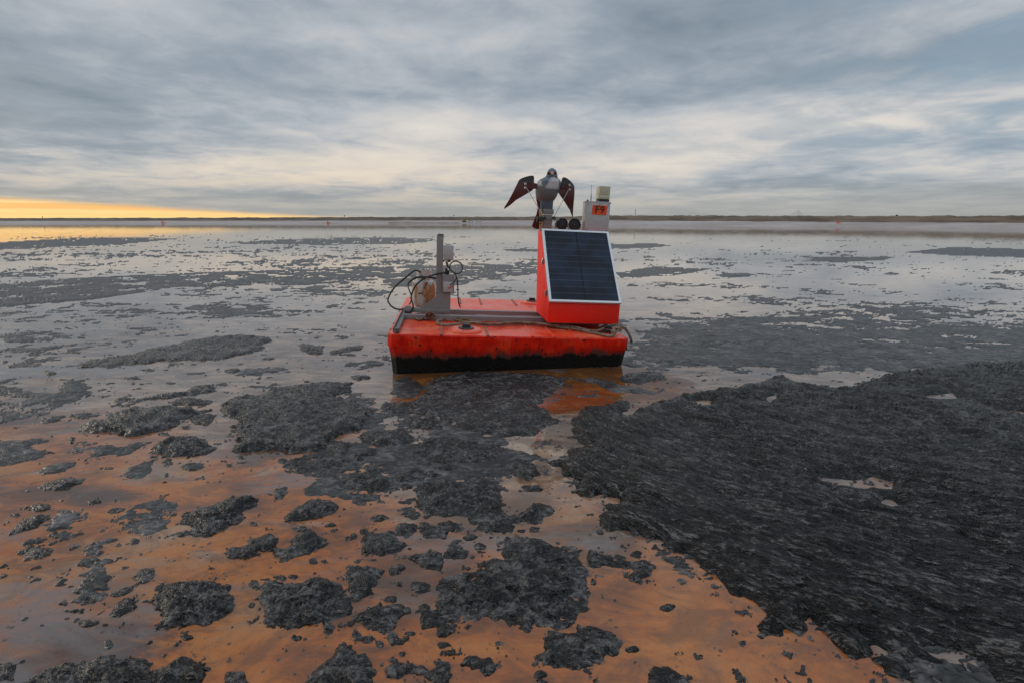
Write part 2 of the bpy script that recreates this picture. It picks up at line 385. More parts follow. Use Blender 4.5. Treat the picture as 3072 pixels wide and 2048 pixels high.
M_BOXL = worn('pale_grey_plastic', (.44, .45, .455), .45, dirt=(.16, .13, .1), scale=10, amount=.4)
M_ALU = worn('aluminium_frame', (.66, .68, .70), .38, .35, dirt=(.12, .10, .09), scale=20, amount=.7, thr=.66, bmp=.05)
M_CREAM = worn('cream_plastic', (.60, .57, .42), .5, dirt=(.25, .22, .14), scale=12, amount=.5, thr=.58)
M_WOOD = worn('weathered_wood', (.46, .30, .17), .7, dirt=(.16, .09, .05), scale=22, amount=.6, thr=.52, bmp=.4)
M_SIGN = material('orange_sign', (.86, .085, .006), .45)
M_INK = material('black_lettering', (.012, .011, .010), .5)
M_RED = material('red_lever', (.55, .05, .02), .45)
def _cell(g, b):
    o = objc(g); n = g.noise(g.mapping(o, (40, 260, 40)), 1.0, 3); m = g.noise(geop(g), 4.5, 3)
    c = g.mix(g.step(m, .35, .65), (.010, .014, .024), (.016, .030, .062))
    g.put(b.inputs['Base Color'], g.mix(g.step(n, .4, .6, 0, .35), c, (.022, .020, .022)))
    b.inputs['Specular IOR Level'].default_value = .16
M_CELL = material('solar_cell', (.012, .018, .035), .35, fn=_cell)
M_BACK = material('panel_backing', (.010, .011, .016), .35, spec=.15)
M_LINE = material('panel_gridline', (.10, .10, .12), .4)
def _tank(g, b):
    o = objc(g); n = g.noise(o, 9, 6, .68); s = g.noise(g.mapping(o, (7, 7, 2.2)), 1.0, 6, .7); k = g.noise(g.mapping(o, (11, 11, 5)), 1.0, 6, .75)
    z = g.new('ShaderNodeSeparateXYZ'); g.l.new(o, z.inputs[0])
    c = g.mix(g.step(n, .35, .7), (.62, .58, .54), (.48, .43, .39))
    low = g.step(z.outputs[2], .42, .30, .12, .0)
    c = g.mix(g.step(g.math('SUBTRACT', s, low), .47, .55, 0, .9), c, (.40, .17, .04))
    c = g.mix(g.step(g.math('ADD', n, g.math('MULTIPLY', s, .2)), .68, .72), c, (.12, .045, .02))
    c = g.mix(g.step(k, .60, .625), c, (.010, .009, .009))
    g.put(b.inputs['Base Color'], c); bump(g, b, g.math('ADD', n, k), .25, .004)
M_TANK = material('rusty_white_tank', (.6, .55, .5), .55, fn=_tank)
def _rope(c1, c2):
    def fn(g, b):
        o = objc(g); w = g.new('ShaderNodeTexWave'); w.wave_type = 'BANDS'; w.bands_direction = 'DIAGONAL'
        g.put(w.inputs['Vector'], o); w.inputs['Scale'].default_value = 26; w.inputs['Distortion'].default_value = 1.5
        n = g.noise(o, 9, 5, .65)
        c = g.mix(g.step(n, .36, .62), c1, c2)
        g.put(b.inputs['Base Color'], g.mix(g.math('MULTIPLY', w.outputs['Fac'], .55), c, (.05, .035, .025)))
        bump(g, b, w.outputs['Fac'], .9, .006)
    return fn
M_ROPE = material('weathered_rope', rough=.8, fn=_rope((.44, .34, .26), (.20, .13, .08)))
M_ROPEY = material('yellow_fleck_rope', rough=.8, fn=_rope((.46, .28, .05), (.18, .10, .05)))
M_SLATE = worn('slate_blue_plumage', (.125, .17, .215), .5, dirt=(.075, .09, .105), scale=30, amount=.6, thr=.55)
M_BIB = worn('white_plumage', (.58, .56, .57), .55, dirt=(.38, .36, .37), scale=25, amount=.5, thr=.55)
def _belly(g, b):
    o = objc(g); w = g.new('ShaderNodeTexWave'); w.bands_direction = 'Z'; g.put(w.inputs['Vector'], o)
    w.inputs['Scale'].default_value = 34; w.inputs['Distortion'].default_value = 4; w.inputs['Detail Scale'].default_value = 3
    n = g.noise(o, 70, 4, .6)
    g.put(b.inputs['Base Color'], g.mix(g.math('MULTIPLY', w.outputs['Fac'], g.step(n, .3, .6)), (.20, .197, .205), (.07, .07, .075)))
M_BELLY = material('barred_plumage', (.2, .2, .2), .6, fn=_belly)
M_BEAK = material('orange_beak', (.62, .27, .13), .4)
M_BEAKT = material('grey_beak_tip', (.10, .11, .13), .3)
M_EYE = material('dark_eye', (.006, .005, .005), .15)
def _wing(g, b):
    o = objc(g); z = g.new('ShaderNodeSeparateXYZ'); g.l.new(o, z.inputs[0]); n = g.noise(o, 16, 5, .6); sp = g.noise(o, 120, 4, .7)
    c = g.mix(g.step(g.math('ADD', z.outputs[2], g.math('MULTIPLY', n, .12)), .62, .72), (.085, .018, .014), (.022, .024, .026))
    g.put(b.inputs['Base Color'], g.mix(g.step(sp, .55, .7, 0, .35), c, (.11, .06, .055)))
M_WING = material('dark_wing_plastic', (.05, .02, .02), .5, fn=_wing)
M_CHROME = material('steel_rod', (.62, .62, .62), .28, .9)

# ------------------------------------------------------------------ setting: water, far shore
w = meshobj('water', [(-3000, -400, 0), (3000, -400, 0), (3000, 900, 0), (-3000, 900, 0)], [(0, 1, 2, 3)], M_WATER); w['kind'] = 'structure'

def _sand(g, b):
    p = geop(g); n = g.noise(g.mapping(p, (.02, .05, .5)), 1.0, 6, .65); f = g.noise(p, .35, 6, .7)
    c = g.mix(g.step(n, .35, .65), (.30, .25, .23), (.43, .375, .355))
    g.put(b.inputs['Base Color'], g.mix(g.step(f, .5, .7, 0, .45), c, (.17, .145, .13)))
M_SAND = material('pale_sand', (.35, .3, .28), .85, fn=_sand)
def _berm(g, b):
    p = geop(g); n = g.noise(g.mapping(p, (.06, .06, .8)), 1.0, 6, .7)
    c = g.mix(g.step(n, .38, .62), (.085, .060, .042), (.17, .130, .095))
    g.put(b.inputs['Base Color'], c); bump(g, b, n, .6, .5)
M_BERM = material('earth_berm', (.12, .1, .08), .9, fn=_berm)

def shore_dist(azd):
    """distance of the waterline by azimuth in degrees"""
    xs = [-180, -90, -45, -20, 0, 5, 10, 20, 30, 38, 45, 60, 90, 180]
    ys = [900, 520, 390, 385, 380, 330, 225, 190, 165, 135, 112, 100, 95, 95]
    return np.interp(azd, xs, ys) * 1.0
def build_shore():
    az = np.radians(np.arange(-110, 110.01, .2)); azd = np.degrees(az)
    D = shore_dist(azd) / np.maximum(np.cos(np.clip(az, -1.0, 1.0)), .5) * (1 + .012 * fbm(azd * .35, azd * 0, 4, 3))
    k = D / 380.
    berm = np.interp(azd, [-110, -45, -20, 0, 12, 30, 45, 110], [4.0, 4.1, 4.9, 5.2, 4.3, 3.5, 2.95, 2.8])
    berm = berm * (1 + .10 * fbm(azd * .7, azd * 0 + 4, 5, 5) + .06 * perlin(azd * 2.5, azd * 0, 9))
    prof = []
    sandt = np.interp(azd, [-110, -45, 0, 12, 30, 45, 110], [1.9, 1.9, 2.3, 2.0, 1.5, 1.25, 1.2]) * (1 + .12 * fbm(azd * .5, azd * 0 + 8, 4, 6))
    rows = [(-6, -.6, 0), (2, .12, 0), (14, .55, 0), (32, None, .62), (52, None, 1.0), (53, None, 1.003)]
    verts = []; R = []
    for off, h, s in rows:
        R.append((D + off * np.clip(k, .35, 1.2), sandt * s if h is None else np.full_like(D, h)))
    def grid(name, R, mat, parent=None):
        n = len(az); vs = []
        for r, h in R: vs += list(zip(r * np.sin(az), r * np.cos(az), h))
        fs = [(i * n + j, i * n + j + 1, (i + 1) * n + j + 1, (i + 1) * n + j) for i in range(len(R) - 1) for j in range(n - 1)]
        return meshobj(name, vs, fs, mat, parent, True)
    o = grid('far_beach', R, M_SAND); o['kind'] = 'structure'
    sc = np.clip(k, .35, 1.2)
    Q = [(D + 50 * sc, sandt - .25)]
    for i, t in enumerate((.25, .5, .75, 1.0)):
        Q.append((D + (50 + 9 * t) * sc + 2.0 * sc * perlin(azd * 5, azd * 0 + i, 20 + i), sandt + (berm - sandt) * min(1, t * 1.05) * (1 + .05 * perlin(azd * 9, azd * 0 + i * 3, 30 + i))))
    Q.append((D + 75 * sc, berm * 1.01)); Q.append((D + 900, berm * .8)); Q.append((D + 6000, berm * 0))
    o = grid('earth_bank', Q, M_BERM); o['kind'] = 'structure'
build_shore()

# ------------------------------------------------------------------ sludge: fan-shaped fine grid, real height field above the water
A_STEP = 1 / 512.
GA = np.arange(-1.42, 1.4201, A_STEP)                     # x / y of each column
gy = [1.08]
while gy[-1] < 120: gy.append(gy[-1] + max(.0045, gy[-1] ** 2 / 900.))
GY = np.array(gy); GX, GYY = np.meshgrid(GA, GY); GX = GX * GYY
NR, NC = GX.shape
def poly_sdf(P, x, y):
    P = np.asarray(P); n = len(P); d2 = np.full(x.shape, 1e9); ins = np.zeros(x.shape, bool)
    for i in range(n):
        ax, ay = P[i]; bx, by = P[(i + 1) % n]; ex, ey = bx - ax, by - ay
        t = np.clip(((x - ax) * ex + (y - ay) * ey) / (ex * ex + ey * ey + 1e-12), 0, 1)
        d2 = np.minimum(d2, (x - ax - t * ex) ** 2 + (y - ay - t * ey) ** 2)
        c = ((ay > y) != (by > y)) & (x < ex * (y - ay) / (ey + 1e-12) + ax)
        ins ^= c
    return np.where(ins, 1, -1) * np.sqrt(d2)
def relief(x, y, style):
    wx = x + .05 * perlin(x * 4, y * 4, 1); wy = y + .05 * perlin(x * 4 + 9, y * 4, 2)
    if style == 'flow':
        dx, dy = wx - 4.6, wy - 6.9; v = np.hypot(dx, dy); u = np.arctan2(dx, -dy) * 3.0; r = 0; a = 1.
        u = u + .08 * perlin(x * 2, y * 2, 5)
        for i, f in enumerate((6, 13, 27, 55)):
            r = r + a * (.45 - 1.6 * np.abs(perlin(u * f * .45, v * f * 1.25, 40 + i))); a *= .66
        return r * .032 * (1 + .7 * fbm(x * 1.3, y * 1.3, 2, 53)) + .020 * fbm(x * 2.2, y * 2.2, 3, 50)
    if style == 'fibre':
        c, s = math.cos(-.28), math.sin(-.28); u = wx * c + wy * s; v = -wx * s + wy * c
        r = 0; a = 1.
        for i, f in enumerate((8, 17, 35, 68)):
            r = r + a * (.45 - 1.6 * np.abs(perlin(u * f * .55, v * f * 1.15, 40 + i))); a *= .68
        return r * .022 + .020 * fbm(x * 2.2, y * 2.2, 3, 50)
    if style == 'lump':
        r = 0; a = 1.
        for i, f in enumerate((5, 11, 24, 50)):
            r = r + a * (2.0 * np.abs(perlin(wx * f, wy * f * 1.15, 60 + i)) - .45); a *= .70
        return r * .022
    r = fbm(wx * 10, wy * 18, 4, 70)
    return r * .009
def cut(name, x0, x1, y0, y1, fn, mat, parent=None):
    """mesh of the grid cells where the field fn rises out of the water"""
    r0, r1 = np.searchsorted(GY, [y0, y1]); r0 = max(r0 - 1, 0); r1 = min(r1 + 1, NR)
    am, ax = min(x0 / y0, x0 / y1, x0 / y0), max(x1 / y0, x1 / y1)
    c0, c1 = np.searchsorted(GA, [am, ax]); c0 = max(c0 - 1, 0); c1 = min(c1 + 1, NC)
    if r1 - r0 < 2 or c1 - c0 < 2: return None
    X = GX[r0:r1, c0:c1]; Y = GYY[r0:r1, c0:c1]; Z = fn(X, Y)
    up = Z > 0
    if not up.any(): return None
    keep = up[:-1, :-1] | up[1:, :-1] | up[:-1, 1:] | up[1:, 1:]
    n = X.shape[1]; i, j = np.nonzero(keep); a = i * n + j
    q = np.stack([a, a + 1, a + n + 1, a + n], 1)
    ids, inv = np.unique(q, return_inverse=True); q = inv.reshape(-1, 4)
    co = np.stack([X.ravel()[ids], Y.ravel()[ids], np.maximum(Z.ravel()[ids], -.02)], 1)
    me = bpy.data.meshes.new(name); me.vertices.add(len(co)); me.vertices.foreach_set('co', co.ravel())
    me.loops.add(q.size); me.loops.foreach_set('vertex_index', q.ravel().astype(np.int32))
    me.polygons.add(len(q)); me.polygons.foreach_set('loop_start', np.arange(0, q.size, 4, dtype=np.int32))
    me.polygons.foreach_set('use_smooth', np.ones(len(q), bool))
    me.update(calc_edges=True); me.materials.append(mat)
    return link(bpy.data.objects.new(name, me), parent)

REG = {'4': (2.297, 0, 1400), '5': (2.297, 1024, 1400), '6': (1.849, 2048, 1200), '7': (2.138, 0, 950), '8': (2.352, 1000, 1050), 'F': (.765625, 0, 0)}
def ground(reg, pts):
    s, ox, oy = REG[reg]; return [on_water(x / s + ox, y / s + oy) for x, y in pts]
CLUMPS = []
def sludge(reg, pts, style, T, label, group=None, holes=(), ragged=1.0, world=None, name='sludge_mat', cat='sludge mat', broken=0):
    P = np.array(world if world is not None else ground(reg, pts))
    x0, y0 = P.min(0); x1, y1 = P.max(0)
    area = .5 * abs(np.sum(P[:, 0] * np.roll(P[:, 1], -1) - P[:, 1] * np.roll(P[:, 0], -1)))
    size = math.sqrt(area); am = min(.16, .10 * size) * ragged; fr = min(9., 2.2 / size)
    T = min(T, .12 * size + .004); CLUMPS.append((P, size)); rs = min(1., .25 + size / .45)
    H = [np.array(h) for h in holes]; ew = min(.07, .13 * size); seed = rng.randrange(60)
    def fn(x, y):
        wx = x + am * .9 * fbm(x * fr * 1.6, y * fr * 1.6, 4, seed); wy = y + am * .9 * fbm(x * fr * 1.6 + 31, y * fr * 1.6, 4, seed + 3)
        s = poly_sdf(P, wx, wy) + am * .35 * fbm(x * fr * 6, y * fr * 6, 3, seed + 7) + .02 * fbm(x * 14, y * 14, 2, seed + 8) + min(.07, .09 * size) * fbm(x * 4.5, y * 4.5, 4, seed + 11, .6)
        for h in H: s = np.minimum(s, -poly_sdf(h, wx, wy) + am * .2 * fbm(x * 7, y * 7, 3, seed + 9))
        if broken: s = np.minimum(s, size * .25 * (fbm(x * 1.1 + 3, y * 1.5, 6, 85, .70) * 1.1 + broken))
        e = np.where(s > 0, T * (1 - np.exp(-np.maximum(s, 0) / ew)), s * .5)
        rel = relief(x, y, style) * rs
        return e + rel * sstep(0, ew * 1.2, s) + np.where(s > 0, 0, -.002)
    pad = am * 1.5 + .02
    o = cut(name, x0 - pad, x1 + pad, max(1.09, y0 - pad), y1 + pad, fn, {'film': M_FILM, 'flow': M_FLOW}.get(style, M_SLUDGE))
    if o: tag(o, label, cat, group)
    return o

PATCH = 'sludge patches floating on the pond'
# the great mat filling the right of the view, with the pools that open in it
pool = lambda reg, pts: ground(reg, pts)
big_edge = ground('8', [(2060, 470), (2140, 440), (2250, 400), (2352, 370)]) + ground('F', [(1560, 905), (1640, 893), (1700, 880), (1780, 868), (1835, 884), (1900, 896), (1955, 890), (2000, 872), (2060, 856), (2200, 842), (2352, 832), (2700, 830)])
big_edge += [(6.5, 3.2), (3.6, 1.5), (2.4, 1.1)]
big_edge += ground('6', [(1560, 1700), (1200, 1580), (1120, 1560), (1070, 1500), (1170, 1495), (1140, 1425), (1030, 1412), (990, 1465), (870, 1440), (800, 1370), (720, 1320), (690, 1250), (670, 1330), (630, 1360), (560, 1320), (470, 1310), (380, 1300), (330, 1190), (280, 1120), (200, 1090), (100, 985), (0, 925)])
big_edge += ground('5', [(2310, 660), (2240, 590), (2280, 555), (2130, 550), (1990, 530), (1890, 510), (1780, 460), (1720, 380), (1730, 260), (1800, 240), (1870, 255), (1890, 215), (1780, 210), (1640, 215), (1590, 180), (1580, 120), (1500, 60)])
big_edge += ground('8', [(1590, 880), (1560, 800), (1640, 720), (1700, 660), (1640, 620), (1560, 600), (1640, 500), (1700, 410), (1800, 385), (1950, 365), (2070, 350), (2120, 365), (2100, 410), (2040, 455)])
holes = [pool('6', [(740, 432), (880, 446), (1000, 456), (1130, 446), (1235, 485), (1205, 522), (1110, 500), (1000, 488), (880, 474)]),
         pool('6', [(1140, 590), (1170, 568), (1215, 580), (1210, 615), (1150, 618)]),
         pool('6', [(1290, 1425), (1490, 1415), (1620, 1500), (1740, 1650), (1480, 1650), (1430, 1520)]),
         pool('6', [(1200, 1585), (1290, 1528), (1400, 1545), (1480, 1600)]),
         pool('6', [(20, 0), (150, 2), (125, 45), (60, 20)]), pool('6', [(440, -5), (480, -5), (470, 14)]),
         pool('6', [(1680, 40), (1760, 45), (1870, 58), (1830, 75), (1740, 55)]),
         pool('F', [(1750, 905), (1768, 900), (1765, 918), (1752, 922)]), pool('F', [(2110, 905), (2180, 900), (2190, 912), (2130, 915)])]
sludge(None, None, 'flow', .045, 'huge wrinkled black sludge mat covering the right of the pond', world=big_edge, holes=holes, ragged=.9, name='sludge_field')
# mats round the raft and in the middle distance
sludge('8', [(420, 470), (380, 430), (400, 370), (560, 360), (640, 300), (700, 200), (850, 160), (1200, 150), (1450, 165), (1620, 190), (1660, 240), (1560, 270), (1500, 320), (1490, 400), (1560, 450), (1600, 520), (1550, 575), (1400, 600), (1200, 620), (1050, 608), (900, 570), (820, 505), (700, 470)], 'fibre', .022, 'broad smooth grey sludge mat directly in front of the raft')
sludge('8', [(120, 200), (170, 175), (260, 180), (280, 200), (180, 212)], 'lump', .02, 'small black sludge scrap just left of the raft hull corner')
sludge('8', [(400, 300), (450, 190), (540, 180), (640, 250), (600, 330), (470, 350)], 'film', .012, 'thin grey scum beside the reddish reflections at the hull corner')
sludge('8', [(1880, 260), (1930, 225), (2020, 235), (2060, 270), (2080, 295), (1990, 300)], 'film', .015, 'pale grey scum islet inside the orange reflection pool')
sludge('8', [(2000, 200), (2080, 160), (2200, 150), (2330, 150), (2352, 220), (2240, 215), (2170, 240), (2060, 225)], 'fibre', .02, 'ragged dark mat touching the right end of the raft')
sludge('8', [(1215, 800), (1300, 770), (1420, 800), (1470, 870), (1440, 900), (1370, 925), (1250, 880)], 'fibre', .018, 'flat grey mat left of the dark bird reflection')
sludge('8', [(1330, 965), (1370, 945), (1450, 955), (1465, 985), (1400, 1000), (1350, 990)], 'lump', .02, 'small oval mat beside the brown reflection stain')
sludge('8', [(540, 700), (620, 620), (760, 600), (1000, 620), (1150, 640), (1250, 690), (1180, 750), (1040, 810), (900, 860), (740, 850), (560, 820), (470, 800), (480, 750)], 'lump', .028, 'wide lumpy mat between the raft and the central clumps')
sludge('8', [(470, 520), (540, 482), (680, 480), (790, 520), (760, 570), (600, 560)], 'lump', .04, 'short dark ridge of sludge left of centre below the raft')
sludge('8', [(190, 600), (300, 570), (480, 560), (580, 600), (570, 650), (480, 680), (300, 680), (200, 650)], 'fibre', .025, 'grey mat below the large round left mat')
sludge('8', [(0, 870), (130, 860), (330, 865), (420, 920), (380, 1000), (270, 1020), (170, 985), (40, 960)], 'lump', .03, 'lumpy dark mat with pocked edges left of the central clumps')
sludge('8', [(160, 720), (250, 680), (320, 700), (310, 745), (180, 755)], 'lump', .03, 'rounded grey lump above the pocked left mat')
sludge('8', [(550, 830), (700, 850), (760, 880), (690, 920), (560, 930), (430, 940), (420, 900), (480, 850)], 'lump', .025, 'low lumpy mat just above the big black central clump')
sludge('8', [(-40, 660), (60, 640), (140, 660), (120, 740), (0, 760), (-60, 720)], 'lump', .028, 'small cracked mat left of the rounded grey lump')
sludge('8', [(200, 820), (270, 790), (300, 825), (410, 842), (415, 862), (250, 862)], 'lump', .03, 'flat elongated lump pair left of the wide lumpy mat')
sludge('7', [(1410, 600), (1440, 560), (1530, 520), (1640, 500), (1700, 470), (1850, 460), (2040, 430), (2270, 420), (2250, 500), (2180, 520), (2300, 540), (2350, 570), (2392, 620), (2352, 720), (2250, 750), (2120, 820), (2000, 855), (1850, 885), (1740, 885), (1590, 860), (1560, 820), (1490, 800), (1470, 740), (1520, 680), (1520, 655), (1440, 630)], 'fibre', .045, 'large rounded black mat left of the raft')
sludge('7', [(505, 720), (560, 690), (700, 660), (720, 620), (860, 585), (1000, 590), (1180, 575), (1330, 600), (1220, 640), (1140, 690), (1020, 740), (870, 765), (770, 755), (640, 745), (520, 745)], 'fibre', .04, 'long dark mat at left with a pointed tip')
sludge('7', [(1090, 545), (1130, 530), (1220, 520), (1290, 530), (1380, 540), (1340, 560), (1220, 572), (1110, 565)], 'lump', .03, 'small dark strip above the pointed left mat')
sludge('7', [(730, 535), (800, 510), (900, 525), (1070, 490), (1200, 480), (1240, 440), (1360, 435), (1415, 465), (1350, 490), (1240, 500), (1100, 520), (930, 535), (830, 570), (740, 590)], 'fibre', .022, 'narrow winding grey mat above the pointed left mat', broken=.30)
sludge('7', [(1215, 650), (1260, 635), (1380, 630), (1380, 665), (1320, 695), (1250, 690)], 'fibre', .022, 'small round grey mat in the channel beside the large rounded mat')
sludge('7', [(970, 850), (1010, 800), (1100, 780), (1220, 770), (1300, 780), (1390, 850), (1340, 880), (1240, 910), (1100, 890), (1020, 905), (990, 880)], 'lump', .042, 'coarse black clump below the round grey channel mat')
sludge('7', [(485, 315), (560, 285), (700, 265), (840, 240), (1000, 200), (1200, 155), (1430, 120), (1690, 125), (1760, 150), (1640, 220), (1520, 250), (1400, 280), (1080, 285), (950, 305), (800, 310), (640, 325), (520, 322)], 'fibre', .02, 'long grey leaf shaped mat at middle left')
sludge('7', [(1890, 180), (1960, 175), (2070, 190), (2080, 240), (1990, 242), (1950, 222)], 'lump', .04, 'short black clump left of the raft behind the large rounded mat')
sludge('7', [(2110, 225), (2200, 200), (2320, 180), (2330, 210), (2230, 225), (2130, 245)], 'lump', .035, 'thin black bar of sludge close to the raft at left')
sludge('7', [(2250, 380), (2352, 370), (2382, 400), (2270, 405)], 'lump', .03, 'small black bar near the hull corner above the large rounded mat')
sludge('7', [(790, 1010), (830, 970), (920, 930), (1000, 910), (970, 990), (900, 1030), (830, 1035)], 'film', .010, 'smooth grey leaf shaped film below the coarse black clump')
sludge('7', [(460, 860), (500, 800), (640, 790), (760, 830), (900, 800), (1000, 800), (860, 870), (700, 910), (560, 940), (500, 920)], 'film', .012, 'wide broken grey scum at left under the pointed mat', broken=.25)
sludge('7', [(240, 1000), (300, 950), (450, 930), (500, 950), (380, 1000), (290, 1010)], 'film', .012, 'oval grey scum patch at the left edge of the orange water')
sludge('7', [(-80, 470), (110, 440), (120, 480), (350, 480), (420, 410), (560, 390), (580, 480), (520, 550), (400, 560), (330, 610), (150, 660), (-80, 700)], 'film', .016, 'broad broken grey scum field at the left edge', broken=.22)
sludge('7', [(-80, 800), (60, 790), (230, 770), (330, 790), (200, 830), (320, 885), (300, 910), (80, 940), (-80, 1000)], 'film', .016, 'streaky dark scum at far left above the orange water', broken=.24)
sludge('7', [(1150, 960), (1220, 930), (1310, 940), (1280, 980), (1200, 990)], 'film', .015, 'pale grey oval scum below the large rounded mat')
sludge('7', [(1840, 920), (1950, 880), (2100, 860), (2220, 850), (2352, 900), (2352, 1000), (2200, 1060), (2050, 1040), (1900, 1000), (1790, 960)], 'lump', .022, 'crumbly cluster of joined lumps below the large rounded mat', broken=.22)
